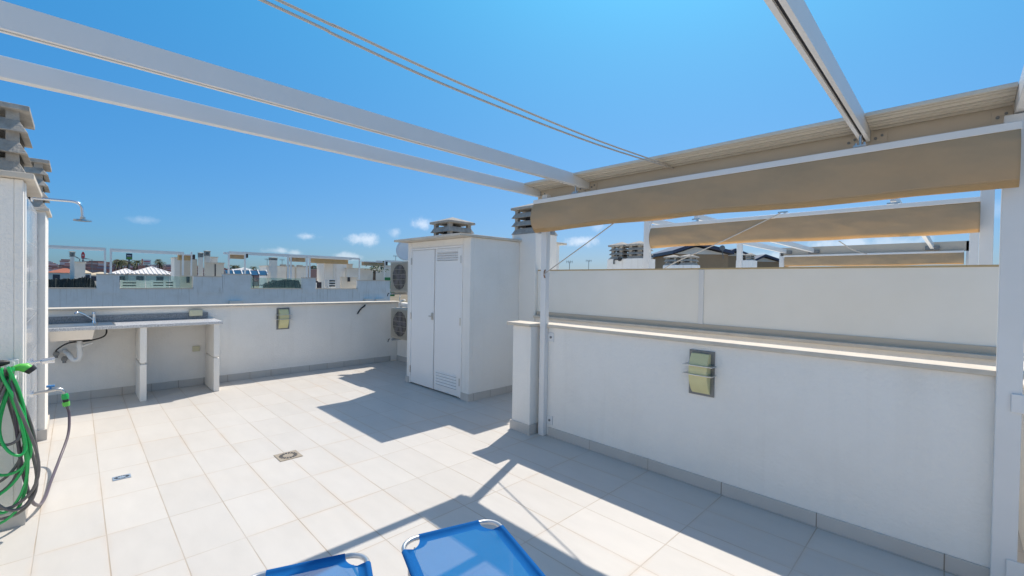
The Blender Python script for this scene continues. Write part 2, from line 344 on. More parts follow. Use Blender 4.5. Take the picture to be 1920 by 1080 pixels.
# ------------------------------------------------------------------ cabinet with double door
cab = thing('utility_cabinet', 'tall white utility cabinet with double metal doors and a flat slab roof', 'cabinet', (4.05, 5.17, 0))
X0, X1, Y0, Y1 = 3.607, 4.508, 4.424, 5.925
m = MB(); m.box(X0+.06, X1, Y0, Y1, 0, 2.125)
m.box(X0, X0+.06, Y0, 4.575, 0, 2.125); m.box(X0, X0+.06, 5.835, Y1, 0, 2.125); m.box(X0, X0+.06, 4.575, 5.835, 2.03, 2.125)
m.build('wall', WALL, cab, .006)
box1('roof', CAP, (3.405, 4.56, 4.385, 6.0, 2.127, 2.158), cab, .005)
box1('skirting', SKIRT, (X0-.013, X0, Y0-.013, 4.572, 0, .095), cab); box1('skirting', SKIRT, (X0-.013, X0, 5.838, Y1+.01, 0, .095), cab)
box1('skirting', SKIRT, (X0, X1, Y0-.0132, Y0, 0, .0948), cab)
fr = MB(); xa, xb = 3.597, 3.645
fr.box(xa, xb, 4.576, 4.605, .012, 2.028); fr.box(xa, xb, 5.805, 5.834, .012, 2.028); fr.box(xa, xb, 4.605, 5.805, 2.0, 2.0285)
fr.build('door_frame', DOORW, cab, .003)
box1('door_gap', DARK, (3.64, 3.655, 4.6, 5.81, .012, 2.02), cab)
for i, (ya, yb) in enumerate(((4.608, 5.196), (5.213, 5.802))):
    d = MB(); d.box(3.603, 3.633, ya, yb, .02, 1.997); d.bar((3.602, ya+.006, .02), (3.602, ya+.006, 1.99), .010, .006); 
    d = d.build('door', DOORW, cab, .003)
    if i == 0:
        for z0_, z1_ in ((1.83, 1.96), (.10, .30)):
            k = 4 if z0_ > 1 else 5
            lv = MB(); dk = MB()
            for q in range(k):
                zz = z0_+(z1_-z0_)*(q+.5)/k; y0_, y1_ = ya+.07, yb-.05
                lv.prism([(3.6028, y0_, zz-.010), (3.590, y0_, zz-.006), (3.6028, y0_, zz+.014)], (0, y1_-y0_, 0)); dk.box(3.6005, 3.6029, y0_, y1_, zz-.0145, zz-.0110)
            lv.build('vent_slats', DOORW, d); dk.build('vent_gaps', PLATE, d)
            fm = MB(); fm.bar((3.601, ya+.06, z0_-.01), (3.601, yb-.04, z0_-.01), .006, .006); fm.bar((3.601, ya+.06, z1_+.012), (3.601, yb-.04, z1_+.012), .006, .006); fm.build('vent_frame', DOORW, d)
    else:
        h = MB(); h.box(3.585, 3.6025, 5.225, 5.262, 1.00, 1.10); h.bar((3.575, 5.243, 1.05), (3.575, 5.30, 1.05), .014, .018); h.cyl((3.604, 5.243, 1.05), (3.572, 5.243, 1.05), .010, 10)
        h.build('handle', STEEL, d, .002)
    hg = MB(); yy = 4.603 if i == 0 else 5.807
    for zz in (.22, 1.02, 1.84): MB().cyl((3.594, yy, zz-.05), (3.594, yy, zz+.05), .009, 10).build('hinge', STEEL, d)
cc = thing('roof_vent', 'small louvred concrete vent standing on the cabinet roof', 'chimney', (4.1, 5.5, 2.16))
chimney_cap(cc, 4.12, 5.50, 2.159, .46, .46, 2, pitch=.13, lid_h=.085)

# chimney stack between cabinet and party wall
st = thing('chimney_stack', 'white square chimney stack with tall louvred concrete top beside the cabinet', 'chimney', (4.75, 4.35, 0))
box1('stack', WALL, (4.509, 4.96, 4.115, 4.58, 0, 2.238), st, .006)
m = MB(); m.box(4.496, 4.509, 4.102, 4.40, 0, .095); m.box(4.509, 4.6, 4.102, 4.115, 0, .0948); m.build('skirting', SKIRT, st)
chimney_cap(st, 4.735, 4.348, 2.238, .45, .47, 3, pitch=.118, lid_h=.085)
nb = thing('neighbour_cabinet', 'pale rendered cabinet with thin slab roof behind the square chimney stack', 'cabinet', (5.1, 4.6, 0))
box1('wall', WALLB, (4.97, 5.22, 4.28, 5.6, 0, 2.13), nb); box1('roof', CAP, (4.965, 5.33, 4.22, 5.7, 2.13, 2.16), nb, .004)

# ------------------------------------------------------------------ left block, shower wall
lb = thing('shower_wall', 'white wall with tiled shower side and stone cap at left edge', 'wall', (-.6, 5, 0))
m = MB(); m.box(-1.6, -.27, 4.045, 5.998, 0, 2.13); m.box(-.27, -.232, 4.045, 4.30, 0, 2.13); m.build('wall', WALL, lb, .005)
box1('coping', CAP, (-1.64, -.185, 4.0, 4.92, 2.132, 2.168), lb, .005)
box1('tiled_panel', WTILE, (-.27, -.256, 4.302, 5.996, .02, 2.12), lb)
box1('corner_strip', DOORW, (-.2318, -.226, 4.10, 4.16, .11, 2.12), lb)
MB().box(-1.6, -.222, 4.032, 4.045, 0, .095).box(-.232, -.221, 4.0452, 4.30, 0, .0948).build('skirting', SKIRT, lb)
c1 = thing('chimney', 'louvred concrete chimney top on the shower wall, nearest at left edge', 'chimney', (-.5, 4.4, 2.17)); 
chimney_cap(c1, -.47, 4.36, 2.170, .48, .46, 3, pitch=.133, lid_h=.03)
lb2 = thing('rear_stack', 'narrow white stack standing just beyond the shower tiles', 'chimney', (-.5, 6.3, 0))
box1('wall', WALL, (-1.0, -.205, 6.0, 6.6, 0, 2.14), lb2, .005); box1('coping', CAP, (-1.02, -.18, 5.97, 6.63, 2.14, 2.17), lb2, .004)
MB().box(-.99, -.193, 5.986, 5.9995, 0, .10).build('skirting', SKIRT, lb2); MB().box(-.205, -.192, 6.0, 6.6, 0, .0998).build('skirting', SKIRT, lb2)
chimney_cap(lb2, -.44, 6.26, 2.170, .48, .46, 4, pitch=.105, lid_h=.03)

sh = thing('shower', 'chrome shower arm with round head reaching out from tiled wall', 'shower', (-.255, 5.15, 2.15))
p0 = Vector((-.256, 5.15, 2.153)); pts = [p0, p0+Vector((.22, 0, .006))]
for k in range(9):
    a = k/8*PI/2; pts.append(p0+Vector((.235+.055*math.sin(a), 0, .004-.055*(1-math.cos(a)))))
pts.append(p0+Vector((.293, 0, -.115)))
MB().tube(pts, .0105, 12).build('arm', CHROME, sh)
MB().disc(p0, (1, 0, 0), .03, .012).build('wall_flange', CHROME, sh)
m = MB(); e = pts[-1]; m.cyl(e, e+Vector((.002, 0, -.018)), .018, 14); m.tube([e+Vector((0, 0, -.018)), e+Vector((0, 0, -.024)), e+Vector((0, 0, -.036))], [.018, .055, .058], 28); m.build('shower_head', STEEL, sh)
vv = thing('shower_valve', 'chrome shower valve knob on the tiled wall above the garden tap', 'valve', (-.256, 5.3, .83))
MB().disc((-.256, 5.3, .835), (1, 0, 0), .032, .01).build('wall_flange', CHROME, vv)
MB().tube([(-.25, 5.3, .835), (-.21, 5.3, .835), (-.20, 5.3, .835), (-.125, 5.3, .84)], [.012, .012, .022, .024], 16).build('knob', CHROME, vv)
tp = thing('garden_tap', 'brass garden tap with blue lever feeding the hose', 'tap', (-.256, 5.3, .57))
MB().disc((-.256, 5.3, .575), (1, 0, 0), .026, .01).build('wall_flange', CHROME, tp)
MB().tube([(-.25, 5.3, .575), (-.16, 5.3, .585), (-.12, 5.3, .592), (-.085, 5.3, .585), (-.07, 5.3, .56), (-.068, 5.3, .54)], [.012, .013, .014, .012, .011, .011], 12).build('spout', STEEL, tp)
m = MB(); m.cyl((-.15, 5.3, .59), (-.15, 5.3, .615), .008, 10); m.box(-.175, -.125, 5.285, 5.315, .615, .63); m.build('lever', TAPB, tp, .003)

# hoses
def teardrop(cx, top, a, h, y, lean=0, n=48, ph=0, amp=.014):
    pts = []
    for i in range(n):
        t = 2*PI*i/n; q = (1-math.cos(t))/2
        pts.append(Vector((cx + a*math.sin(t)*(q**.9)*1.5 + lean*q*q + .008*math.sin(3*t+ph), y + amp*math.sin(2*t+ph) - .012*q, top - h*q)))
    return pts
HK = (-.275, 3.975, .985)
hk = thing('hose_hook', 'white metal double hook holding up the coiled hoses', 'hook', HK)
m = MB(); m.box(-.30, -.25, 4.030, 4.044, .90, 1.03); m.build('plate', DOORW, hk, .003)
m = MB()
for dx in (-.018, .012): m.tube([(-.275+dx, 4.03, .93), (-.275+dx, 3.99, .915), (-.275+dx, 3.945, .93), (-.275+dx, 3.93, .97), (-.275+dx, 3.928, 1.03)], .006, 8)
m.build('prong', DOORW, hk)
gh = thing('garden_hose', 'coiled green garden hose hanging on the wall hook', 'hose', HK)
for i, (cx, a, h, y, ln, ph) in enumerate([(-.285, .11, .90, 3.93, -.06, 0), (-.30, .09, .62, 3.90, .02, 1), (-.27, .07, .84, 3.885, -.02, 2.2), (-.30, .13, .74, 3.88, -.06, 3.5), (-.27, .05, .52, 3.875, .03, 4.4)]):
    MB().tube(teardrop(cx, .985+.006*i, a, h, y, ln, ph=ph, amp=.02), 0.0078, 10, closed=True).build('hose_loop', GREEN, gh)
yh = thing('hose', 'coiled grey garden hose hanging with the green one on the wall hook', 'hose', HK)
for i, (cx, a, h, y, ln, ph) in enumerate([(-.29, .12, .86, 3.915, .0, .5), (-.275, .11, .80, 3.872, .0, 1.7), (-.31, .10, .66, 3.925, -.03, 2.9), (-.27, .10, .83, 3.90, .02, 4.1), (-.29, .07, .44, 3.895, .0, 5.2), (-.33, .12, .76, 3.96, -.05, .2)]):
    MB().tube(teardrop(cx, .975+.006*i, a, h, y, ln, ph=ph, amp=.022), 0.0082, 10, closed=True).build('hose_loop', GREY, yh)
sg = thing('spray_gun', 'grey and green hose nozzle resting on the hook above the coils', 'hose nozzle', (-.26, 3.93, 1.0))
MB().tube([(-.275, 3.93, .99), (-.24, 3.93, .995), (-.215, 3.93, .99), (-.195, 3.93, .975)], [.012, .022, .028, .022], 14).build('nozzle_head', LGREEN, sg)
MB().tube([(-.203, 3.93, .985), (-.185, 3.93, .965)], [.0295, .024], 14).build('nozzle_ring', BLACK, sg)
MB().tube([(-.40, 3.92, 1.015), (-.35, 3.92, 1.02), (-.305, 3.92, 1.03), (-.28, 3.93, 1.03)], [.02, .022, .018, .010], 12).build('grip', BLACK, sg)
MB().tube([(-.33, 3.905, .98), (-.325, 3.885, .945), (-.318, 3.88, .92)], [.026, .03, .02], 14).build('connector', GREY, sg)
fh = thing('feed_hose', 'dark hose hanging from the tap with green click connector', 'hose', (-.07, 5.3, .5))
MB().tube([(-.068, 5.3, .545), (-.065, 5.3, .525), (-.063, 5.3, .50)], [.02, .024, .022], 16).build('connector', GREEN, fh)
MB().tube([(-.063, 5.3, .50), (-.060, 5.3, .475)], [.019, .019], 14).build('collar', BLACK, fh)
MB().tube([(-.060, 5.3, .475), (-.056, 5.3, .44)], [.025, .022], 16).build('connector', LGREEN, fh)
P4 = [Vector(p) for p in [(-.056, 5.3, .44), (-.04, 5.3, .36), (-.045, 5.2, .22), (-.09, 5.0, .09), (-.13, 4.7, .02), (-.15, 4.4, .012), (-.17, 4.15, .06), (-.20, 3.96, .20), (-.24, 3.93, .5), (-.27, 3.93, .95)]]
def smooth(P, n=8):
    out = []
    for i in range(len(P)-1):
        a, b, c, d = P[max(i-1, 0)], P[i], P[i+1], P[min(i+2, len(P)-1)]
        for k in range(n):
            t = k/n; out.append(.5*((2*b)+(c-a)*t+(2*a-5*b+4*c-d)*t*t+(3*b-a-3*c+d)*t**3))
    out.append(P[-1]); return out
MB().tube(smooth(P4), .0095, 10).build('hose_line', PURP, fh)

# ------------------------------------------------------------------ outdoor sink counter
ct = thing('sink_counter', 'speckled grey counter on two white slab legs along the back wall', 'counter', (.6, 7.35, 0))
m = MB(); zt, zb = .955, .918
m.box(-.32, -.24, 7.055, 7.655, zb, zt); m.box(.17, 1.43, 7.055, 7.655, zb, zt); m.box(-.24, .17, 7.055, 7.14, zb, zt); m.box(-.24, .17, 7.56, 7.655, zb, zt)
m.build('worktop', GRAN, ct, .004)
box1('splashback', GRAND, (-.32, 1.36, 7.638, 7.656, .956, 1.045), ct)
for xl in (.562, 1.33):
    m = MB(); w = .065
    m.box(xl, xl+w, 7.075, 7.64, 0, .455); m.box(xl+.014, xl+w-.014, 7.10, 7.64, .455, .478); m.box(xl, xl+w, 7.075, 7.64, .478, .917)
    m.build('leg', WALL, ct, .004)
sk = thing('sink', 'stainless steel sink set in the counter with its drainer', 'sink', (-.03, 7.35, .95))
m = MB()
# rim with drainer
m.box(-.30, -.235, 7.10, 7.60, .9556, .963); m.box(.165, .34, 7.10, 7.60, .9556, .963); m.box(-.235, .165, 7.10, 7.145, .9556, .963); m.box(-.235, .165, 7.555, 7.60, .9556, .963)
for k in range(6): m.bar((.19, 7.17+k*.065, .9645), (.32, 7.17+k*.065, .9645), .012, .004)
m.build('rim', STEEL, sk, .003)
m = MB(); a, b = (-.232, .162, 7.148, 7.552), (-.205, .135, 7.18, 7.52)
vs = [(a[0], a[2], .957), (a[1], a[2], .957), (a[1], a[3], .957), (a[0], a[3], .957), (b[0], b[2], .80), (b[1], b[2], .80), (b[1], b[3], .80), (b[0], b[3], .80)]
m.add(vs, [(0,1,5,4), (1,2,6,5), (2,3,7,6), (3,0,4,7), (4,5,6,7)])
bo = m.build('basin', STEEL, sk, recalc=False); sd = bo.modifiers.new('s', 'SOLIDIFY'); sd.thickness = .004
fa = thing('faucet', 'chrome mixer tap with slanting spout behind the sink', 'tap', (.15, 7.56, .963))
MB().tube([(.16, 7.585, .963), (.16, 7.585, .99), (.16, 7.585, 1.07)], [.026, .02, .021], 16).build('tap_body', CHROME, fa)
MB().tube([(.15, 7.575, 1.0), (.07, 7.50, 1.07), (.02, 7.46, 1.10), (.0, 7.44, 1.10), (-.01, 7.435, 1.09)], [.011]*5, 12).build('spout', CHROME, fa)
MB().tube([(.16, 7.585, 1.072), (.16, 7.585, 1.095)], [.022, .019], 16).build('handle', CHROME, fa)
pp = thing('drain_trap', 'white plastic waste trap and black hoses under the sink', 'pipe', (0, 7.35, .6))
m = MB(); m.tube(smooth([Vector(p) for p in [(.03, 7.35, .80), (.03, 7.35, .70), (.035, 7.35, .60), (.02, 7.36, .545), (-.02, 7.38, .54), (-.045, 7.40, .58), (-.06, 7.45, .61), (-.09, 7.60, .62), (-.09, 7.655, .62)]]), .025, 14)
m.cyl((.03, 7.35, .70), (.03, 7.35, .735), .03, 16); m.cyl((.035, 7.35, .60), (.035, 7.35, .63), .028, 16); m.tube([(.05, 7.35, .70), (.09, 7.35, .72), (.14, 7.35, .735)], .015, 10)
m.build('waste_pipe', PVC, pp)
m = MB(); m.box(-.06, .12, 7.28, 7.42, .775, .80); m.build('drain_bracket', BLACK, pp, .004)
m = MB(); m.tube(smooth([Vector(p) for p in [(.22, 7.5, .91), (.27, 7.5, .88), (.25, 7.45, .80), (.12, 7.4, .76), (-.06, 7.45, .74), (-.16, 7.55, .66), (-.17, 7.63, .61)]]), .0085, 8); m.build('supply_hose', BLACK, pp)
m = MB()
for (x, z) in ((-.17, .60), (-.10, .53)): m.cyl((x, 7.655, z), (x, 7.58, z), .028, 14); m.cyl((x, 7.60, z), (x, 7.59, z-.045), .018, 10)
m.build('stop_valve', PLATE, pp)
so = thing('socket', 'double ivory power socket above the counter', 'socket', (1.21, 7.63, 1.05))
box1('cover', IVORY, (1.135, 1.29, 7.60, 7.636, 1.0, 1.085), so, .006); [MB().disc((xo_, 7.600, 1.045), (0, -1, 0), .02, .004, 14).build('outlet', IVORY, so) for xo_ in (1.175, 1.25)]
so = thing('junction_box', 'small ivory switch plate low on the wall under the counter', 'socket', (1.22, 7.65, .53))
box1('cover', IVORY, (1.18, 1.265, 7.63, 7.66, .49, .565), so, .005); MB().disc((1.222, 7.63, .528), (0, -1, 0), .016, .004, 14).build('outlet', IVORY, so)
cb = MB().tube(smooth([Vector(p) for p in [(3.77, 7.66, 1.085), (3.76, 7.64, 1.075), (3.69, 7.63, 1.03), (3.64, 7.63, .97), (3.62, 7.63, .93)]]), .012, 8).build('cable_stub', BLACK)
tag(cb, 'short black cable end sticking out of the back wall', 'cable')

# ------------------------------------------------------------------ wall lamps
def wall_lamp(label, origin, ang):
    """built facing -Y, origin at plate centre on the wall"""
    t = thing('wall_lamp', label, 'wall lamp', (0, 0, 0), 'bulkhead lamps on the terrace walls')
    box1('back_plate', PLATE, (-.096, .096, -.012, 0, -.172, .172), t, .003)
    m = MB(); n = 18; prof = []
    for i in range(n+1):
        a = i/n; z = .150-.305*a; d = .012+.075*math.sin(PI*min(1, (a*.93+.08)))**.7
        prof.append((d, z))
    vs = []; fs = []
    for d, z in prof: vs += [(-.068, -d, z), (.068, -d, z)]
    for i in range(n): fs.append((2*i, 2*i+1, 2*i+3, 2*i+2))
    b0 = len(vs)
    for d, z in prof: vs += [(-.068, -.012, z), (.068, -.012, z)]
    for i in range(n): fs += [(2*i, 2*i+2, b0+2*i+2, b0+2*i), (2*i+1, b0+2*i+1, b0+2*i+3, 2*i+3)]
    fs += [(0, b0, b0+1, 1), (2*n, 2*n+1, b0+2*n+1, b0+2*n)]
    m.add(vs, fs); m.sm = True; m.build('diffuser', YGLASS, t)
    for z in (.065, -.005): 
        f = MB(); f.box(-.112, .112, -.105, -.012, z-.0032, z+.0032); f.build('fin', TUBE, t)
    t.location = origin; t.rotation_euler = (0, 0, ang); return t
wall_lamp('yellow glass wall lamp on the low wall behind the open floor', (2.375, 7.659, .905), 0)
wall_lamp('yellow glass wall lamp on the long shaded wall under the awning', (3.424, 1.375, .878), -PI/2)

# ------------------------------------------------------------------ air conditioners
def ac(label, x, yc, z0):
    t = thing('air_conditioner', label, 'air conditioner', (x, yc, z0), 'outdoor air conditioner units'); w, h, d = .80, .55, .29
    box1('casing', ACB, (x, x+d, yc-w/2, yc+w/2, z0, z0+h), t, .012)
    yf = yc+.08
    m = MB(); m.disc((x-.003, yf, z0+h/2), (1, 0, 0), .225, .002, 36); m.build('fan_opening', ACD, t)
    m = MB()
    for k in range(5):
        a = 2*PI*k/5+.3; c = Vector((x-.008, yf, z0+h/2)); q = Vector((0, math.cos(a), math.sin(a))); s_ = Vector((0, -math.sin(a), math.cos(a)))
        m.add([c+q*.05-s_*.03, c+q*.2-s_*.01, c+q*.2+s_*.09, c+q*.05+s_*.03], [(0, 1, 2, 3)])
    m.disc((x-.012, yf, z0+h/2), (1, 0, 0), .05, .008, 16); m.build('fan', PURP, t)
    m = MB()
    for k in range(12): m.bar((x-.018, yf-.242+.044*k, z0+.03), (x-.018, yf-.242+.044*k, z0+h-.03), .005, .005)
    for k in range(6): m.bar((x-.022, yf-.25, z0+.05+k*(h-.1)/5), (x-.022, yf+.25, z0+.05+k*(h-.1)/5), .005, .005)
    m.build('grille', ACB, t)
    for yy in (yc-.28, yc+.30):
        m = MB(); m.bar((x-.04, yy, z0-.025), (4.455, yy, z0-.025), .035, .035); m.bar((4.44, yy, z0-.25), (4.44, yy, z0-.04), .035, .035); m.build('bracket', TUBE, t)
    m = MB(); m.tube([(x-.03, yc+.37, z0-.02), (x-.05, yc+.38, z0-.03), (x-.055, yc+.39, z0-.075)], .008, 8); m.build('drain_tube', BLACK, t)
ac('upper outdoor air conditioner unit hung on the side wall behind the cabinet', 4.09, 6.92, 1.335)
ac('lower outdoor air conditioner unit hung on the side wall below the other', 4.11, 6.92, .50)
m = MB(); m.bar((4.2, 7.1, 1.18), (4.42, 7.35, 1.18), .03, .03); m.tube(smooth([Vector(p) for p in [(4.3, 7.3, 1.30), (4.35, 7.42, 1.2), (4.40, 7.45, 1.1), (4.42, 7.5, 1.0)]]), .012, 8)
tag(m.build('refrigerant_pipe', PVC), 'white insulated pipe between the two air conditioners', 'pipe')
ds = thing('satellite_dish', 'pale satellite dish poking out behind the cabinet corner', 'satellite dish', (4.55, 6.9, 1.8))
c0 = Vector((4.55, 7.46, 2.13)); ax = Vector((-.6, -.55, .25)).normalized(); u1 = ax.cross(Vector((0, 0, 1))).normalized(); v1 = u1.cross(ax)
m = MB(); vs = [c0]; fs = []; nr, ns = 5, 28
for i in range(1, nr+1):
    for j in range(ns): r_i = .23*i/nr; vs.append(c0+u1*(r_i*math.cos(2*PI*j/ns))+v1*(r_i*math.sin(2*PI*j/ns))+ax*(.9*r_i*r_i))
for j in range(ns): fs.append((0, 1+j, 1+(j+1) % ns))
for i in range(nr-1):
    for j in range(ns): a = 1+i*ns; fs.append((a+j, a+ns+j, a+ns+(j+1) % ns, a+(j+1) % ns))
m.add(vs, fs); m.sm = True; o = m.build('reflector', WHITE, ds, recalc=False); o.modifiers.new('s', 'SOLIDIFY').thickness = .006
MB().tube([(4.56, 7.12, 1.9), (4.57, 7.3, 2.0), c0-ax*.01], .016, 8).build('mast', TUBE, ds)

# ------------------------------------------------------------------ pergola and awning
def beam(parent, y, x0, x1, z0, z1, w=.05, slot=False):
    m = MB()
    if slot:
        m.box(x0, x1, y-w/2, y-w*.14, z0, z1); m.box(x0, x1, y+w*.14, y+w/2, z0, z1); m.box(x0, x1, y-w*.14, y+w*.14, z0+.018, z1-.0005)
        o = m.build('beam', WHITE, parent)
        MB().box(x0, x1, y-w*.139, y+w*.139, z0+.012, z0+.0175).build('track_slot', DARK, o)
    else:
        m.box(x0, x1, y-w/2, y+w/2, z0, z1); o = m.build('beam', WHITE, parent, .004)
    return o
pg = thing('pergola', 'white aluminium pergola frame over the terrace', 'pergola', (1.3, 1.4, 0))
for (px_, py_, ph_) in ((3.403, 2.962, .034), (3.403, -.188, .045)):
    o = MB().box(px_-.038, px_+.038-.017, py_-ph_, py_+ph_, 0.0, 2.44).build('post', WHITE, pg, .004)
    for zz in (1.00, .16):
        if py_ < 1: continue
        MB().box(3.415, 3.4242, py_-ph_-.075, py_-ph_-.0005, zz-.045, zz+.045).build('wall_bracket', WHITE, o, .003)
        MB().disc((3.415, py_-ph_-.04, zz), (-1, 0, 0), .012, .006, 10).build('bolt', PLATE, o)
XE = -1.6
beam(pg, 3.115, XE, 3.452, 2.448, 2.548, .05); beam(pg, 2.50, XE, 3.455, 2.448, 2.548, .05, True)
beam(pg, .425, XE, 3.455, 2.448, 2.548, .05, True); beam(pg, -.205, XE, 3.452, 2.448, 2.548, .05)
box1('header', HEADER, (3.462, 3.50, -.23, 3.14, 2.412, 2.532), pg, .003)
box1('end_beam', WHITE, (XE-.05, XE, -.23, 3.14, 2.448, 2.548), pg, .003)
for y in (-.205, 3.115): box1('post', WHITE, (XE-.08, XE-.004, y-.04, y+.04, 0, 2.447), pg, .003)
# grooved folded-away aluminium roof rails between the beams
for (ya, yb) in ((-.178, .398), (.452, 2.473), (2.527, 3.088)):
    m = MB()
    m.box(3.203, 3.458, ya, yb, 2.545, 2.549, 0); xx = 3.200; zz = 2.534
    for (w_, mi, dz) in ((.022, 0, .006), (.010, 1, 0), (.030, 0, .003), (.008, 1, 0), (.046, 0, .004), (.012, 1, 0), (.022, 0, .003), (.006, 1, 0), (.040, 0, .004), (.014, 1, 0), (.030, 0, .004), (.018, 1, 0)):
        m.box(xx, xx+w_-.0005, ya, yb, zz-dz+(.004 if mi else 0), 2.5445, mi); xx += w_; zz -= w_*.115
    m.build('roof_rails', [ALU, GSHADE], pg)
for y in (2.50, .425, 3.115, -.205):
    for s_ in (-1, 1):
        y0_ = y+s_*.028
        if y0_ > 3.12 or y0_ < -.21: continue
        m = MB(); ya, yb = sorted((y0_, y0_+s_*.075)); m.box(3.454, 3.4615, ya, yb, 2.418, 2.492); o = m.build('corner_bracket', HEADER, pg)
        m = MB(); m.disc((3.454, (ya+yb)/2-.014, 2.472), (-1, 0, 0), .007, .007, 10); m.build('bolt', PLATE, o); m = MB(); m.disc((3.454, (ya+yb)/2+.016, 2.458), (-1, 0, 0), .008, .007, 10); m.build('bolt', PLATE, o)

def valance(parent, x, y0, y1, zt, zb, m_f=None, seed=1, thick=.10, hem=.03):
    """fabric pouch hanging from rail: wavy front sheet, hem, soft back sheet"""
    m_f = m_f or CANVAS; rnd = random.Random(seed); ph = [rnd.uniform(0, 6.28) for _ in range(8)]
    ny, nz = 190, 26; L_ = y1-y0
    def wav(y, q):
        e = min(1, min(y-y0, y1-y)/.35)
        w = .010*math.sin(4.1*y+ph[0])+.007*math.sin(9.3*y+ph[1]+2*q)+.004*math.sin(19*y+ph[2]+5*q)+.006*math.sin(6*y-7*q+ph[3])
        corner = .03*max(0, 1-(y1-y)/.35)*math.sin(PI*q) + .02*max(0, 1-(y-y0)/.3)*math.sin(PI*q)
        p_ = Vector((y*2.2+seed, q*1.1+y*.9, seed*3.1)); k_ = noise.noise(p_)*.014 + noise.noise(p_*2.7)*.004 + noise.noise(Vector((y*9+q*5, q*4-y*3, seed)))*.002
        return w*q*.7 - corner + k_*min(1, q*5)
    def sag(y): return .007*math.sin(2.3*y+ph[4])+.004*math.sin(6.1*y+ph[5])
    for nm, xo, zz0, zz1, mt in (('fabric', 0, zt, zb+hem, m_f), ('hem', 0, zb+hem, zb, HEM), ('back_fabric', thick, zt, zb+.20, m_f)):
        vs = []; fs = []
        for i in range(ny+1):
            y = y0+L_*i/ny
            for j in range(nz+1):
                q = j/nz; z = zz0+(zz1-zz0)*q; Q = (zt-z)/(zt-zb)
                bulge = -.012*math.sin(PI*min(1, Q))
                xx = x+xo+wav(y, Q)+bulge if xo == 0 else x+xo-wav(y, Q)*.4
                if nm == 'hem': xx += .02*q*q
                vs.append((xx, y, z+sag(y)*Q))
        for i in range(ny):
            for j in range(nz): a = i*(nz+1)+j; fs.append((a, a+1, a+nz+2, a+nz+1))
        b = MB(); b.add(vs, fs); b.sm = True; o = b.build(nm, mt, parent, recalc=False)
        sd = o.modifiers.new('s', 'SOLIDIFY'); sd.thickness = .0025
    for ye, s_ in ((y0+.002, 1), (y1-.002, -1)):
        b = MB(); n = 8; vs = []; fs = []
        for j in range(n+1):
            q = j/n; z = zt+(zb+.02-zt)*q
            for k in range(5): vs.append((x+thick*k/4+(wav(ye, q)-.012*math.sin(PI*q))*(1-k/4), ye+s_*.02*math.sin(PI*k/4), z+.03*(k/4)*q))
        for j in range(n):
            for k in range(4): a = j*5+k; fs.append((a, a+1, a+6, a+5))
        b.add(vs, fs); b.sm = True; o = b.build('side_fabric', m_f, parent, recalc=False); o.modifiers.new('s', 'SOLIDIFY').thickness = .002
    return
aw = thing('awning', 'beige canvas awning folded up under the near white rail', 'awning', (3.26, 1.4, 2.1), 'folded awnings')
box1('front_rail', WHITE, (3.255, 3.285, -.20, 3.015, 2.334, 2.374), aw, .004)
valance(aw, 3.262, -.195, 3.012, 2.335, 2.062, seed=3)
for y in (2.50, .425):
    m = MB()
    for dy in (-.02, .0, .02): m.cyl((3.27, y+dy, 2.374), (3.27, y+dy, 2.446 if dy == 0 else 2.40), .007, 10)
    m.box(3.25, 3.29, y-.03, y+.03, 2.3741, 2.385); m.build('roller', STEEL, aw)

# ropes
def rope(name, label, pts, r=.0055, m_=None, cat='rope', group=None):
    return tag(MB().tube(smooth([Vector(p) for p in pts], 6), r, 8).build(name, m_ or ROPE), label, cat, group)
rope('pull_rope', 'upper of the two pull ropes running overhead across the sky', [(XE, 1.66, 2.60)]+[atY(*p, 1.66) for p in ((515, -3), (640, 54), (860, 155), (1120, 263), (1288, 321))], .0055, group='awning pull ropes')
rope('pull_rope', 'lower of the two pull ropes running overhead across the sky', [(XE, 1.66, 2.57)]+[atY(*p, 1.66) for p in ((488, -1), (640, 71), (860, 170), (1120, 271), (1290, 324))], .0055, group='awning pull ropes')
rope('brace_rope', 'thin cord slanting from the far post hook up to the awning rail', [(3.36, 2.915, 1.655), (3.34, 2.3, 1.985), (3.33, 1.63, 2.36)], .0052, group='awning brace ropes')
rh = thing('rope_cleat', 'rusty cleat on the far pergola post tying the cord', 'hook', (3.36, 2.925, 1.65))
MB().tube([(3.352, 2.93, 1.60), (3.342, 2.93, 1.625), (3.345, 2.93, 1.665), (3.36, 2.93, 1.68)], .006, 8).build('hook', RUST, rh)
MB().tube([(3.350+.010*math.cos(a*PI/6), 2.925+.010*math.sin(a*PI/6), 1.60+.006*a) for a in range(12)], .005, 6).build('cord_knot', ROPE, rh)

gt = thing('side_gate', 'white metal gate panel just beyond the near awning post at right edge', 'gate', (3.41, -.6, 0))
m = MB(); m.box(3.395, 3.425, -1.15, -.262, .13, .985); m.build('panel', WHITE, gt, .004)
for zz in (.985, .145):
    o = MB().box(3.353, 3.3635, -.30, -.195, zz-.05, zz+.045).build('bracket', WHITE, gt, .004)
    MB().disc((3.353, -.275, zz), (-1, 0, 0), .010, .006, 10).build('bolt', BLACK, o)

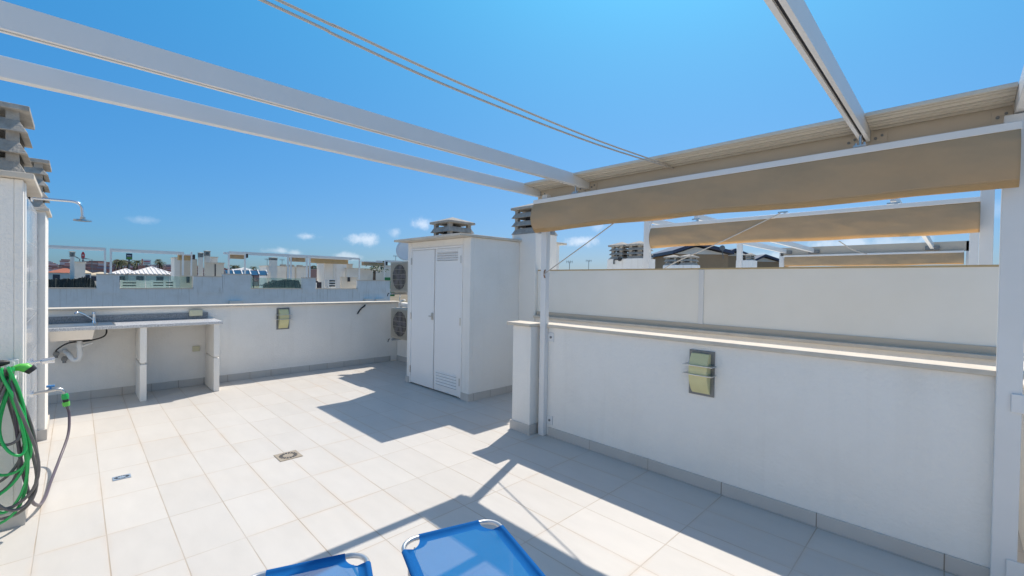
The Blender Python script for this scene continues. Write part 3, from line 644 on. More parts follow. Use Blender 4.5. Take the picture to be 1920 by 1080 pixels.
# ------------------------------------------------------------------ neighbours' pergolas to the right
def far_awning(label, x, y0, y1, zt, zb, seed):
    t = thing('awning', label, 'awning', (x, (y0+y1)/2, zb), 'folded awnings')
    box1('front_rail', WHITE, (x-.01, x+.03, y0, y1, zt, zt+.045), t, .004); valance(t, x, y0, y1, zt, zb, seed=seed)
    return t
p2 = thing('pergola', 'white pergola frame of the next terrace behind the screen panel', 'pergola', (7.5, 1.5, 0))
for (xx, yy) in ((5.98, 3.235), (5.98, -.165), (8.9, 2.92), (8.9, -.13)): box1('post', WHITE, (xx-.035, xx+.035, yy-.045, yy+.045, 0, 2.50 if xx < 7 else 2.44), p2, .003)
for y in (3.2, 2.55, .5, -.165): beam(p2, y, 6.03, 9.0, 2.45, 2.53, .05)
for y in (3.0, 1.60, .55):
    q = atX({3.0: 1305, 1.60: 1468, .55: 1675}[y], {3.0: 411, 1.60: 398, .55: 381}[y], 5.88)
    m = MB(); m.box(q.x-.015, q.x+.015, q.y-.05, q.y+.05, q.z-.008, q.z+.008); m.cyl((q.x, q.y-.02, q.z-.03), (q.x, q.y-.02, q.z), .015, 8); m.build('pulley', STEEL, p2)
far_awning('beige canvas awning folded under the middle white rail beyond the panel', 5.85, -.12, 3.12, 2.352, 2.075, 11)
q = atX(1463, 400, 5.80); q2 = atX(1262, 494, 5.80); q0 = Vector((q2.x, q2.y+.25, q2.z-.16))
rope('brace_rope', 'thin cord slanting across the middle awning down behind the panel', [q, (q+q2)/2-Vector((0, 0, .01)), q2, q0], .007, group='awning brace ropes')
p3 = thing('pergola', 'distant white pergola with beams and beige header beyond the middle awning', 'pergola', (12, 1.5, 0))
for y in (3.35, 2.72, .45): beam(p3, y, 9.6, 13.75, 2.46, 2.57, .06)
box1('header', HEADER, (13.9, 13.95, -.15, 3.5, 2.40, 2.62), p3); 
for yy in (3.48, -.14): box1('post', WHITE, (13.9, 14.0, yy-.05, yy+.05, -.1, 2.62), p3)
for yy in (3.35, 2.72, .45): box1('corner_bracket', PLATE, (13.86, 13.9, yy-.12, yy+.12, 2.44, 2.53), p3)
far_awning('beige canvas awning folded under the farthest white rail', 13.8, -.06, 3.38, 2.36, 2.10, 21)
q = atX(1573, 452, 12.5); q2 = atX(1625, 476, 13.7)
rope('brace_rope', 'short pale cord hanging below the farthest pergola beams', [q, (q+q2)/2-Vector((0, 0, .05)), q2], .012, group='awning brace ropes')
# neighbour wall chimneys
def right_chimney(label, x, xa, xb, ytop, ybody, ybot, n, pitch):
    a = atX(xa, ybody, x); b = atX(xb, ybody, x); top = atX((xa+xb)/2, ytop, x)
    t = thing('chimney', label, 'chimney', (x, (a.y+b.y)/2, -.1), 'louvred concrete chimneys on neighbouring roofs')
    wy = (a.y-b.y)/2-.03; zb = (a.z+b.z)/2; pt = (top.z-zb-.09)/n
    box1('stack', WALLB, (x+.0, x+.45, b.y, a.y, -.1, zb), t)
    for k in (0, 1): chimney_cap(t, x+.23, b.y+.02+wy/2+(wy+.04)*k, zb, .42, wy-.05, n, pitch=pt, lid_h=.07)
    return t
ch = right_chimney('pair of louvred concrete chimney tops nearest behind the panel', 7.0, 1139, 1205, 452, 485, 495, 3, .1)
m = MB(); a = atX(1151, 495, 6.98); b = atX(1151, 487, 6.98); c = atX(1163, 486, 6.98); m.tube([a, b, c], .012, 8); m.disc(c, (-1, 0, 0), .035, .04, 12); m.build('wall_spout', BLACK, ch)
right_chimney('pair of louvred chimney tops below the dark blue roof', 12.0, 1243, 1300, 477, 497, 500, 2, .1)
right_chimney('louvred chimney top peeping out right of the thin white post', 15.0, 1380, 1411, 474, 488, 500, 2, .1)
# blue roofed houses
def gable(label, D, xl, xa, xr, ytop, yeave, ybot, wallm=BROWN, roofm=RBLUE, depth=6, grp='houses with dark blue roofs'):
    pl_, pr_, pa = atD(xl, yeave, D), atD(xr, yeave, D), atD(xa, ytop, D); back = Vector((cF.x, cF.y, 0)).normalized()*depth
    t = thing('house', label, 'house', (pa.x, pa.y, GZ), grp)
    for p in (pl_, pr_): p.z = (pl_.z+pr_.z)/2
    bt = [Vector((pl_.x, pl_.y, GZ)), Vector((pr_.x, pr_.y, GZ))]
    inn = (pr_-pl_)*.06
    MB().prism([bt[0]+inn, bt[1]-inn, pr_-inn, pl_+inn], back).build('wall', wallm, t)
    MB().prism([pl_+inn+Vector((0, 0, .005)), pr_-inn+Vector((0, 0, .005)), pa-Vector((0, 0, .12))], back).build('gable', FARW, t)
    th = Vector((0, 0, .25)); fr_ = -back.normalized()*.4
    for a_, b_ in ((pl_, pa), (pa, pr_)): MB().prism([a_+fr_, b_+fr_, b_+fr_+th, a_+fr_+th], back*1.1).build('roof', roofm, t)
    return t
gable('house with dark blue gable roof rising behind chimney tops', 34, 1258, 1305, 1372, 460, 477, 500)
gable('small house with blue gable left of the thin white post', 44, 1358, 1375, 1400, 471, 480, 500)
gable('low house with dark blue gable right of the thin white post', 50, 1412, 1432, 1462, 481, 491, 500)
gable('farthest blue gable peeping over the panel edge', 60, 1455, 1465, 1480, 488, 493, 500)
dd = thing('satellite_dish', 'small round grey dish on a pole beside the blue roofed house', 'satellite dish', atD(1355, 480, 33))
c = atD(1354, 465, 33); m = MB(); m.disc(c, -cF, .2, .05, 20); m.build('reflector', PLATE, dd); MB().cyl(c, atD(1356, 485, 33), .03, 8).build('mast', PLATE, dd)

for i, (x, yt, yb, D, lab) in enumerate(((1104, 489, 502, 38, 'small tv aerial just left of the paired chimney tops'), (1068, 491, 502, 34, 'tiny tv aerial just right of the far awning post'), (501, 486, 508, 45, 'thin tv aerial left of the wide far chimney'), (529, 487, 506, 45, 'thin tv aerial right of the wide far chimney'), (742, 480, 500, 46, 'thin tv aerial left of the upper air conditioner'))):
    t = thing('tv_aerial', lab, 'aerial', atD(x, yb, D), 'tv aerials on the skyline'); p = atD(x, yt, D); w_ = Vector((cR.x, cR.y, 0)).normalized()
    MB().cyl((p.x, p.y, min(p.z-1, atD(x, yb+20, D).z)), p, .022, 6).build('mast', PLATE, t); m = MB(); m.bar(p-w_*.25, p+w_*.25, .025, .025)
    for k in range(4): m.bar(p+w_*(-.22+.14*k)-Vector((0, 0, .11)), p+w_*(-.22+.14*k)+Vector((0, 0, .11)), .018, .018)
    m.build('antenna', PLATE, t)

# things beyond the near post, at the right edge
def blob_tree(label, base, h, w, seed, name='tree', leafm=LEAF2, n=420, group=None, cat='tree'):
    rnd = random.Random(seed); t = thing(name, label, cat, base, group); base = Vector(base)
    m = MB(); m.tube([base, base+Vector((0, 0, h*.35)), base+Vector((w*.05, 0, h*.6))], [w*.05, w*.04, w*.02], 8)
    for k in range(5):
        a = rnd.uniform(0, 6.28); m.tube([base+Vector((0, 0, h*.33)), base+Vector((math.cos(a)*w*.3, math.sin(a)*w*.3, h*.62))], [w*.025, w*.01], 6)
    m.build('trunk', BARK, t)
    cl = [(Vector((rnd.uniform(-.32, .32)*w, rnd.uniform(-.32, .32)*w, h*rnd.uniform(.45, .85))), w*rnd.uniform(.16, .27)) for _ in range(9)]
    m = MB(); s = w*.05
    for i in range(n):
        c_, r_ = rnd.choice(cl); d = Vector((rnd.gauss(0, 1), rnd.gauss(0, 1), rnd.gauss(0, 1))).normalized()*r_*rnd.uniform(.6, 1.05)
        p = base+c_+d; u = Vector((rnd.gauss(0, 1), rnd.gauss(0, 1), rnd.gauss(0, .6))).normalized(); v = u.cross(Vector((rnd.gauss(0, 1), rnd.gauss(0, 1), 1))).normalized()
        q = s*rnd.uniform(.7, 1.5); m.add([p-u*q, p+v*q*.5, p+u*q, p-v*q*.5], [(0, 1, 2, 3)])
    m.build('crown', leafm, t, recalc=False); return t
def gz(x, y): p = atD(x, y, 1); return p
for i, (x, D, h, w) in enumerate(((1912, 26, 7.2, 4.2), (1932, 38, 8.3, 6))):
    p = atD(x, 520, D); blob_tree(['green tree beyond the near post at the right edge', 'darker tree farther off at the right picture edge'][i], (p.x, p.y, GZ), h, w, 50+i)

# ------------------------------------------------------------------ drains
def drain(label, cx, cy, sx, sy, mt, ry=1.):
    t = thing('floor_drain', label, 'drain', (cx, cy, 0), 'square floor drains')
    rr = min(sx, sy)*.42
    box1('frame', mt, (cx-sx/2, cx+sx/2, cy-sy/2, cy+sy/2, .0008, .005), t)
    m = MB(); n = 16
    for k in range(n):
        a = 2*PI*k/n; ca, sa = math.cos(a), math.sin(a); ri, ro = rr*.55, rr*.95; wd = rr*.13
        ex = sx/2*.9/rr if sx > sy else 1
        P = lambda r, w: (cx+(ca*r-sa*w)*ex, cy+sa*r+ca*w, .0056)
        m.add([P(ri, -wd*.6), P(ro, -wd), P(ro, wd), P(ri, wd*.6)], [(0, 1, 2, 3)])
    m.build('slots', BLACK, t, recalc=False)
drain('large square steel floor drain in the middle of the sunny tiles', 1.323, 4.09, .182, .182, mat('dull_steel', (.42, .36, .28), .5, metal=.3, noise=(.5, (.3, .22, .15)), scale=30))
drain('small blue-grey floor drain near the hose wall', .253, 4.492, .105, .078, mat('blue_steel', (.30, .38, .48), .4, metal=.2))

# ------------------------------------------------------------------ sun loungers
def lounger():
    """foot end at y=0, body runs to y=-1.9, width .58, centred on x"""
    t = thing('sun_lounger', 'x', 'sun lounger', (0, 0, 0), 'blue sun loungers on the tiles')
    W, H, L_, rr, rc = .246, .30, 1.88, .0115, .08
    def arc(cx, cy, a0, a1, z, n=7): return [Vector((cx+rc*math.cos(a0+(a1-a0)*i/n), cy+rc*math.sin(a0+(a1-a0)*i/n), z)) for i in range(n+1)]
    pts = arc(-W+rc, -rc, PI, PI/2, H)+arc(W-rc, -rc, PI/2, 0, H)+arc(W-rc, -L_+rc, 0, -PI/2, H)+arc(-W+rc, -L_+rc, -PI/2, -PI, H)
    MB().tube(pts, rr, 12, closed=True).build('frame', TUBE, t)
    for y in (-.20, -1.05, -1.7):
        MB().tube([(-W+.0, y, H-.01), (-W+.0, y-.02, .10), (-W+.015, y-.025, .025), (-W+.05, y-.025, .012), (W-.05, y-.025, .012), (W-.015, y-.025, .025), (W, y-.02, .10), (W, y, H-.01)], rr*.9, 10).build('leg', TUBE, t)
    m = MB(); 
    for sx in (-1, 1): m.disc((sx*(W-.03), -.10, H-.045), (sx, 0, 0), .018, .02, 14); m.tube([(sx*(W-.06), -.045, H-.02), (sx*(W-.035), -.10, H-.045), (sx*(W-.01), -.16, H-.02)], .006, 8)
    m.build('hinge', PLATE, t)
    # fabric: net sheet with scooped corners and opaque hems
    cut, hw = .09, .042
    vr = [0, .012, .025, .036, hw]+[hw+(cut-hw)*i/6 for i in range(1, 7)]; vr += [cut+(L_-2*cut)*i/44 for i in range(1, 44)]+[L_-v for v in reversed([0, .012, .025, .036, hw]+[hw+(cut-hw)*i/6 for i in range(1, 7)])]
    def hwid(v): e = max(0, min(v, L_-v)); return W-math.sqrt(max(0, cut*cut-e*e)) if e < cut else W+.001
    vr = [-.0137, -.012, -.008]+[0, .008, .0125]+[v for v in vr if .014 < v < L_-.014]+[L_-.0125, L_-.008, L_, L_+.008, L_+.012, L_+.0137]
    def z_at(x, y):
        v = -y; e = min(v, L_-v); d = max(abs(x)-W, -e)
        base = H-.002-.016*math.cos(min(1, abs(x)/W)*PI/2)*min(1, max(0, e)/.25)+.0016*math.sin(17*y+5*x)
        return max(base, H+math.sqrt(max(0, .0138**2-d*d))) if d > -.0135 else base
    sheet = MB(); hemm = MB(); NX = 16
    def row(v):
        h = hwid(v); inner = h-hw; ed = [h-.02, h-.0125, h-.008, h, h+.008, h+.012, h+.0127] if h > W-.014 else [h-.02, h-.018, h-.015, h-.01, h-.006, h-.003, h]; xs = [-q_ for q_ in reversed(ed)]+[-inner+2*inner*i/NX for i in range(NX+1)]+ed
        return xs
    for v0, v1 in zip(vr, vr[1:]):
        r0, r1 = row(v0), row(v1)
        for i in range(len(r0)-1):
            hm = i < 7 or i >= len(r0)-8 or min(v0, v1) < hw-1e-6 or max(v0, v1) > L_-hw+1e-6
            dz = 0
            (hemm if hm else sheet).add([(r0[i], -v0, z_at(r0[i], -v0)+dz), (r0[i+1], -v0, z_at(r0[i+1], -v0)+dz), (r1[i+1], -v1, z_at(r1[i+1], -v1)+dz), (r1[i], -v1, z_at(r1[i], -v1)+dz)], [(0, 1, 2, 3)])
    sheet.sm = hemm.sm = True
    f = sheet.build('fabric', BLUEM, t, recalc=False); h = hemm.build('hem', BLUE, f, recalc=False)
    import bmesh
    for o in (f, h):
        bm = bmesh.new(); bm.from_mesh(o.data); bmesh.ops.remove_doubles(bm, verts=bm.verts[:], dist=.0003); bm.to_mesh(o.data); bm.free()
    m = MB(); m.tube([(-W, -1.03, H), (-W, -1.05, H+.02), (-W, -1.09, H)], .014, 8); m.build('back_joint', PLATE, t)
    return t
l1 = lounger(); l2 = copy_tree(l1)
l1['label'] = 'blue sun lounger at bottom centre, its corner half in the awning shade'
l2['label'] = 'blue sun lounger at bottom left of the pair, only its end corner visible'
l1.location = (1.34, 1.775, 0); l1.rotation_euler = (0, 0, R(-18.5))
l2.location = (.72, 1.978, 0); l2.rotation_euler = (0, 0, R(-21.5))

# ------------------------------------------------------------------ the terrace row across the street
YB = 34.0; ZF = .35
zl, zh = .83, 1.63
def X(x, y=516, Y=YB): return atY(x, y, Y).x
def Zt(x, y, Y=YB): return atY(x, y, Y).z
ob = thing('terrace_row', 'long shaded grey-blue parapet and houses across the street', 'building', (8, YB, GZ))
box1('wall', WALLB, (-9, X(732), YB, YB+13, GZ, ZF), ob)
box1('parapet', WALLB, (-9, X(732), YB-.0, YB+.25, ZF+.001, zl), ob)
for (a, b, z) in ((181, 224, 1.62), (363, 417, 1.60), (417.5, 470, 1.78), (567, 592, 1.62), (671, 731, 1.50)):
    o = box1('raised_parapet', WALLB, (X(a), X(b), YB-.02, YB+.26, zl-.3, z), ob); box1('coping', CAP, (X(a)-.03, X(b)+.03, YB-.06, YB+.30, z, z+.04), o)
prev = -9
for (a, b) in ((-60, 181), (224, 363), (470, 567), (592, 671)):
    xa = -9 if a < 0 else X(a)+.03
    box1('coping', CAP, (xa, X(b)-.03, YB-.05, YB+.3, zl, zl+.035), ob)
    n = 3; xs = [xa+(X(b)-.05-xa)*i/n for i in range(n+1)]
    if a in (224, 470):
        for i in range(n): box1('glass_rail', GLASS, (xs[i]+.02, xs[i+1]-.02, YB+.12, YB+.135, zl+.036, 1.58), ob)
for (a, b, y0_, y1_) in ((429, 454, 564, 571), (682, 697, 560, 567), (703, 720, 560, 567)):
    p = atY(a, y0_, YB-.05); q = atY(b, y1_, YB-.05)
    tag(MB().box(p.x, q.x, YB-.35, YB-.03, q.z-.1, p.z).build('vent_box', FARW), {429: 'wide beige box on the shaded wall across the street', 682: 'left of the two beige boxes low on the far shaded wall', 703: 'right of the two beige boxes low on the far shaded wall'}[a], 'vent box', 'beige boxes on the wall across the street')

def block(name, label, cat, xl, xr, yt, Y, dep=1.2, m_=FARW, zb=ZF, cap=True, group=None):
    a, b = X(xl, yt, Y), X(xr, yt, Y); z = Zt((xl+xr)/2, yt, Y)
    t = thing(name, label, cat, ((a+b)/2, Y, zb), group)
    box1('wall', m_, (a, b, Y, Y+dep, zb, z-.04), t)
    if cap: box1('coping', CAP, (a-.05, b+.05, Y-.05, Y+dep+.05, z-.04, z+.02), t)
    return t, a, b, z
def far_chim(label, xl, xr, yt, ybody, Y, n=3, m_=FARW):
    a, b = X(xl, yt, Y), X(xr, yt, Y); z0 = Zt(xl, ybody, Y); z1 = Zt(xl, yt, Y); w_ = b-a
    t = thing('chimney', label, 'chimney', ((a+b)/2, Y, ZF), 'louvred chimneys across the street')
    box1('stack', m_, (a+.04, b-.04, Y, Y+w_*.8, ZF, z0), t)
    chimney_cap(t, (a+b)/2, Y+w_*.4, z0, w_, w_*.8, n, pitch=(z1-z0-.08)/n, lid_h=.04); return t
def far_pergola(label, Y, segs, posts, aw=None):
    t = thing('pergola', label, 'pergola', (X(posts[0][0], 500, Y), Y, ZF), 'pergolas across the street')
    for (xa, ya, xb, yb, th) in segs:
        p, q = atY(xa, ya, Y), atY(xb, yb, Y); q.z = p.z = (p.z+q.z)/2
        MB().bar(p, q, .08, th).build('beam', WHITE, t); d_ = Vector((0, 1.6, 0))
        MB().bar(p+d_, q+d_, .08, th).build('beam', WHITE, t)
    for (xa, yt) in posts:
        p = atY(xa, yt, Y); MB().box(p.x-.05, p.x+.05, Y-.05, Y+.05, ZF, p.z).build('post', WHITE, t)
    return t
def far_awning2(label, xl, xr, yt, yb, Y, m_=CANVAS, skew=0., dark=None):
    p, q = atY(xl, yt, Y), atY(xr, yt-skew, Y); z0 = Zt(xl, yb, Y)
    t = thing('awning', label, 'awning', (p.x, Y, z0), 'awnings across the street')
    m = MB(); n = 10
    for i in range(n):
        xa = p.x+(q.x-p.x)*i/n; xb = p.x+(q.x-p.x)*(i+1)/n; s_ = .05*math.sin(i*1.9)
        m.prism([(xa, Y, z0), (xb, Y, z0-.0), (xb, Y+.03, p.z), (xa, Y+.03+s_*.5, p.z)], (0, .45, 0))
    m.build('fabric', m_, t); box1('front_rail', WHITE, (p.x-.05, q.x+.05, Y-.06, Y+.5, p.z+.01, p.z+.09), t)
    if dark: a, b = X(dark[0], yt, Y), X(dark[1], yt, Y); box1('end_cap', ACD, (a, b, Y+.1, Y+.5, Zt(dark[0], dark[3], Y), Zt(dark[0], dark[2], Y)), t)
    return t
# left house
block('roof_wall', 'low white wall block beside the leftmost far chimney', 'wall', 131, 160, 491, 36.6)
far_chim('small louvred chimney at far left under the long far beam', 129.5, 141.5, 470, 481, 36)
far_pergola('far left white pergola of long beams starting behind the shower wall', 36.2, [(80, 460.5, 198, 467, .13)], [(197, 467.5)])
far_pergola('second far pergola whose long beam runs over the billboards', 36.2, [(208, 467, 345, 475, .13)], [(208, 466), (343, 476)])
t, a, b, z = block('cabinet', 'bright narrow rendered cabinet left of the far yellowish awning', 'cabinet', 327, 337.5, 483, 38, 1.5)
far_awning2('short yellowish awning on the white cabinet across the street', 335, 359, 478.5, 487.5, 36.3, CANVAS2, 3, (360, 366.5, 477, 486))
t, a, b, z = block('roof_wall', 'tall pale wall under the yellowish awning with a round wall light', 'wall', 337.8, 370, 484, 38, .3, CREAM, cap=False)
t2 = tag(MB().box(X(369.5), X(372.5), 36.2, 36.3, ZF, Zt(371, 473, 36.2)).build('post', WHITE), 'white post at the right end of the yellowish awning', 'post')
far_chim('left of the pair of dark louvred chimneys above the far cream wall', 371.8, 382.5, 472.5, 482, 36.4)
far_chim('right and taller of the pair of dark louvred chimneys above the far cream wall', 383.3, 395, 469, 479.5, 36.6)
block('cabinet', 'small cream stair cabinet just right of the two far chimneys', 'cabinet', 395.5, 408, 482, 37.2, 1.2)
t, a, b, z = block('roof_wall', 'cream two-panel screen wall right of the far chimney pair', 'wall', 386, 420, 492.5, 35.2, .3, CREAM)
xm = X(403.5, 500, 35.2); box1('joint', ACD, (xm-.03, xm+.03, 35.17, 35.199, ZF, z-.1), t)
far_chim_l = None
# solar panels
for i in range(5):
    xa = 422+15.6*i; p = atY(xa, 506.3+.55*i*.6, 38.5); q = atY(xa+14.2, 506.3+.55*i*.6, 38.5); r = atY(xa+3, 515.5, 37); s_ = atY(xa+17.2, 515.5, 37)
    t = thing('solar_panel', ['first', 'second', 'third', 'fourth', 'fifth'][i]+' from the left of the dark blue solar panels across the street', 'solar panel', r, 'solar panels across the street')
    MB().prism([p, q, s_, r], (0, .05, -.05)).build('panel', SOLAR, t)
    MB().bar(q+Vector((.0, 0, .06)), s_+Vector((.0, 0, .06)), .07, .04).build('frame', WHITE, t)
# middle house
far_pergola('middle far pergola over the solar panels with a long sloping beam', 36.5, [(429, 475, 461, 473, .16), (459, 472.5, 545, 480, .14)], [(429, 476), (459.5, 472), (540, 482), (545.5, 481)])
far_awning2('beige awning at the left end of the middle far pergola', 431.5, 458, 477.5, 484.5, 36.8, CANVAS, 2, (461, 466, 475, 483))
far_chim('wide low louvred chimney on a tall white stack in the middle distance', 506.5, 521, 481.5, 487.5, 37.5, 2)
t, a, b, z = block('cabinet', 'pale roof house right of the middle far stack with three small roof caps', 'cabinet', 500, 578, 499.5, 39.5, 2, FARW)
for xx in (531, 546, 562): q = atY(xx, 499, 39.9); box1('roof_cap', CONC, (q.x-.18, q.x+.22, 39.8, 40.2, z+.021, z+.16), t)
for xx in (516, 539, 555): q = X(xx, 505, 39.4); box1('pipe', HEADER, (q-.04, q+.04, 39.43, 39.499, ZF, z-.08), t)
far_awning2('short beige awning left of the long yellow one across the street', 546, 573, 483, 490, 37.2, CANVAS)
far_pergola('right-hand far pergola carrying the long yellow awning', 36.8, [(545, 479, 674, 485, .16)], [(575.5, 480), (581, 480), (674, 485.5)])
far_awning2('long bright yellow awning across the street', 583, 653, 484.5, 492.5, 37, CANVAS2)
t, a, b, z = block('cabinet', 'bright white cabinet below the long yellow awning', 'cabinet', 608, 624.5, 493.5, 38, 1.6, FARW)
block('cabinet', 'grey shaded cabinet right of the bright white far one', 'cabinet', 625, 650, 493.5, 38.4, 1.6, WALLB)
block('cabinet', 'small cream stair house peeping right of the far yellow awning', 'cabinet', 651, 661, 495, 39, 1.2, CREAM)
block('roof_wall', 'long cream screen wall below the right-hand far pergola', 'wall', 650, 699, 503.5, 37.8, .3, FARW)
t, a, b, z = block('roof_wall', 'cream low wall with a dark wall lamp behind the glass rail', 'wall', 640, 669, 519.5, 35.5, .2, CREAM)
q = atY(654, 520, 35.4); box1('wall_lamp', DARK, (q.x-.06, q.x+.1, 35.35, 35.499, q.z-.35, q.z), t)
t, a, b, z = block('roof_wall', 'cream wall panel with a lamp under the far chimney pair', 'wall', 338, 361, 517, 35.6, .2, CREAM)
q = atY(353, 519, 35.5); box1('wall_lamp', DARK, (q.x-.08, q.x+.08, 35.5, 35.599, q.z-.4, q.z), t)
block('roof_wall', 'small pale stub wall right of the dark far plant', 'wall', 704, 716, 506.5, 38, .3, FARW)
block('cabinet', 'pale stepped stair house at the right end of the far roofs', 'cabinet', 714, 736, 498, 38.5, 1.5, FARW)
far_awning2('beige awning at the right end of the far terraces', 682.5, 720, 491.5, 497.5, 36.8, CANVAS, 0, (722.5, 728, 489, 497))
far_pergola('rightmost far pergola running behind the air conditioner', 36.9, [(721, 489, 800, 493, .14)], [(721.5, 490)])
# louvred box and clutter behind the low parapet
t = thing('louvred_unit', 'white louvred rooftop unit in front of the bright far cabinet', 'roof unit', (X(623), 35, ZF))
a, b = X(615.5, 525, 35), X(630, 525, 35); z = Zt(620, 524, 35); box1('casing', FARW, (a, b, 35, 35.6, ZF, z), t)
for k in range(3): box1('louvre', DARK, (a+.08, b-.08, 34.96, 34.999, z-.16-.2*k, z-.06-.2*k), t)
tag(MB().box(X(593), X(604), 35, 35.5, ZF, Zt(600, 530, 35)).build('crate', FARW, bevel=.02), 'pale box on the far terrace left of the louvred unit', 'box')
tag(MB().box(X(605), X(613), 35, 35.4, ZF, Zt(608, 529, 35)).box(X(603), X(607), 35.05, 35.35, ZF, Zt(605, 527, 35)).build('storage_box', ACD, bevel=.03), 'dark brown box on the far terrace beside the louvred unit', 'box')
def net(label, x0, x1, prof, Y, seed):
    rnd = random.Random(seed); pts = []
    n = 40
    def yy(x):
        for (xa, ya), (xb, yb) in zip(prof, prof[1:]):
            if xa <= x <= xb: return ya+(yb-ya)*(x-xa)/(xb-xa)
        return prof[-1][1]
    m = MB(); vs = []
    for i in range(n+1):
        x = x0+(x1-x0)*i/n; p = atY(x, yy(x), Y); top = p.z+rnd.uniform(-.03, .03)
        vs += [(p.x, Y+rnd.uniform(-.05, .05), ZF), (p.x, Y-.05+rnd.uniform(-.05, .05), (ZF+top)/2), (p.x, Y+rnd.uniform(0, .1), top), (p.x, Y+1.2, top+rnd.uniform(-.08, .05))]
    fs = [(i*4+j, i*4+4+j, i*4+5+j, i*4+1+j) for i in range(n) for j in range(3)]
    m.add(vs, fs); o = m.build('shade_net', NET, recalc=False); o.modifiers.new('s', 'SOLIDIFY').thickness = .03; return tag(o, label, 'net', 'dark nets across the street')
net('dark green shade net draped along the leftmost far terrace', 84, 181.5, [(84, 523.5), (140, 523), (150, 520), (160, 519.5), (172, 523), (176, 524), (181.5, 539)], 34.8, 1)
net('dark shade net sagging on the middle far terrace', 493, 566, [(493, 536), (512, 530), (520, 526.5), (542, 524.5), (560, 525.5), (566, 536)], 34.9, 2)
t = thing('slat_fence', 'white fence of horizontal slats behind the far glass rail', 'fence', (X(275), 35.4, ZF))
for (a, b) in ((229, 256), (287, 308), (309, 326)):
    box1('backing', NET, (X(a, 526, 35.4), X(b, 526, 35.4), 35.5, 35.52, ZF, Zt(a, 527, 35.4)), t)
    for k in range(5): z = Zt(a, 526, 35.4)-.17*k; box1('slat', FARW, (X(a, 526, 35.4), X(b, 526, 35.4), 35.4, 35.45, z-.10, z), t)
for xx in (227.5, 257.5, 285, 308.5, 327): xc = X(xx, 530, 35.4); box1('post', FARW, (xc-.06, xc+.06, 35.36, 35.46, ZF, Zt(xx, 525, 35.4)), t)
box1('solid_panel', FARW, (X(258.5, 526, 35.4), X(284, 526, 35.4), 35.4, 35.45, ZF, Zt(270, 526, 35.4)), t)
tag(MB().box(X(731.5, 520, 35), X(741, 520, 35), 35, 36, ZF-.2, Zt(735, 520, 35)).build('green_tarp', TGREEN, bevel=.05), 'green covered crate left of the upper air conditioner', 'tarp')

# ------------------------------------------------------------------ houses and signs behind the row
def hip(label, pts, Y, mr, dep, yb, grp, wallm=FARW, nm='house'):
    (xl, yl), (xa, ya), (xr, yr) = pts; p, q, r = atY(xl, yl, Y), atY(xr, yr, Y), atY(xa, ya, Y+dep/2)
    q.z = p.z = (p.z+q.z)/2; t = thing(nm, label, 'house', ((p.x+q.x)/2, Y, GZ), grp)
    box1('wall', wallm, (p.x+.25, q.x-.25, Y+.25, Y+dep-.25, GZ, p.z), t)
    m = MB(); m.add([(p.x, Y, p.z), (q.x, Y, p.z), (q.x, Y+dep, p.z), (p.x, Y+dep, p.z), (r.x-.3, Y+dep/2, r.z), (r.x+.3, Y+dep/2, r.z)], [(0, 1, 5, 4), (1, 2, 5), (2, 3, 4, 5), (3, 0, 4), (3, 2, 1, 0)])
    m.build('roof', mr, t)
    # rows of tiles as raised ribs on the front slope
    if mr == RWHITE:
        m = MB(); n = int((q.x-p.x)/.62)
        for i in range(1, n):
            f = i/n; a = Vector((p.x+(q.x-p.x)*f, Y, p.z+.03)); 
            k = min(1, f/((r.x-p.x)/(q.x-p.x))) if a.x < r.x else min(1, (1-f)/((q.x-r.x)/(q.x-p.x)))
            b = Vector((a.x, Y+dep/2*k, p.z+(r.z-p.z)*k+.03)); m.bar(a, b, .32, .20)
        o = m.build('tile_ribs', RWHITE, t); o['kind'] = 'stuff'
        m = MB()
        for cn in ((p.x, Y, p.z), (q.x, Y, p.z)): m.bar(Vector(cn)+Vector((0, 0, .06)), Vector((r.x, Y+dep/2, r.z+.06)), .25, .16)
        m.build('ridge', RWHITE, t)
    for k in range(max(1, int((q.x-p.x)/3))):
        xx = p.x+1.2+3*k
        if xx+1.2 < q.x-.3: box1('window', SOLAR, (xx, xx+1.1, Y+.2, Y+.249, p.z-1.6, p.z-.4), t)
    return t
G1 = 'houses behind the terraces across the street'
hip('house with white tiled hip roof peaking between the palms', [(240, 514), (283.5, 501), (331, 514.5)], 110, RWHITE, 16, 525, G1)
hip('lower white tiled roof just left of the peaked one', [(205, 514), (236, 504.5), (262, 514)], 114, RWHITE, 14, 525, G1)
hip('house with orange tiled roof at far left beyond the nets', [(84, 511.5), (122, 503), (160, 511.5)], 140, RORANGE, 18, 525, G1)
hip('house with sand coloured low roof beside the orange one', [(140, 512), (158, 506.5), (174, 512)], 130, RSAND, 12, 525, G1)
hip('white peaked roof glimpsed behind the solar panels', [(445, 506.5), (457, 502.2), (475, 506.5)], 180, RWHITE, 14, 520, G1)
hip('long low white house filling the gap behind the far chimney', [(158, 515), (190, 510), (215, 515)], 150, RSAND, 14, 525, G1)
t, a, b, z = block('house', 'distant pink building left of the dark green trees', 'house', 579, 588, 499, 150, 10, PINK, GZ)
t, a, b, z = block('house', 'narrow brown building left of the bright far cabinet', 'house', 602, 609, 504, 60, 6, PINK, GZ)

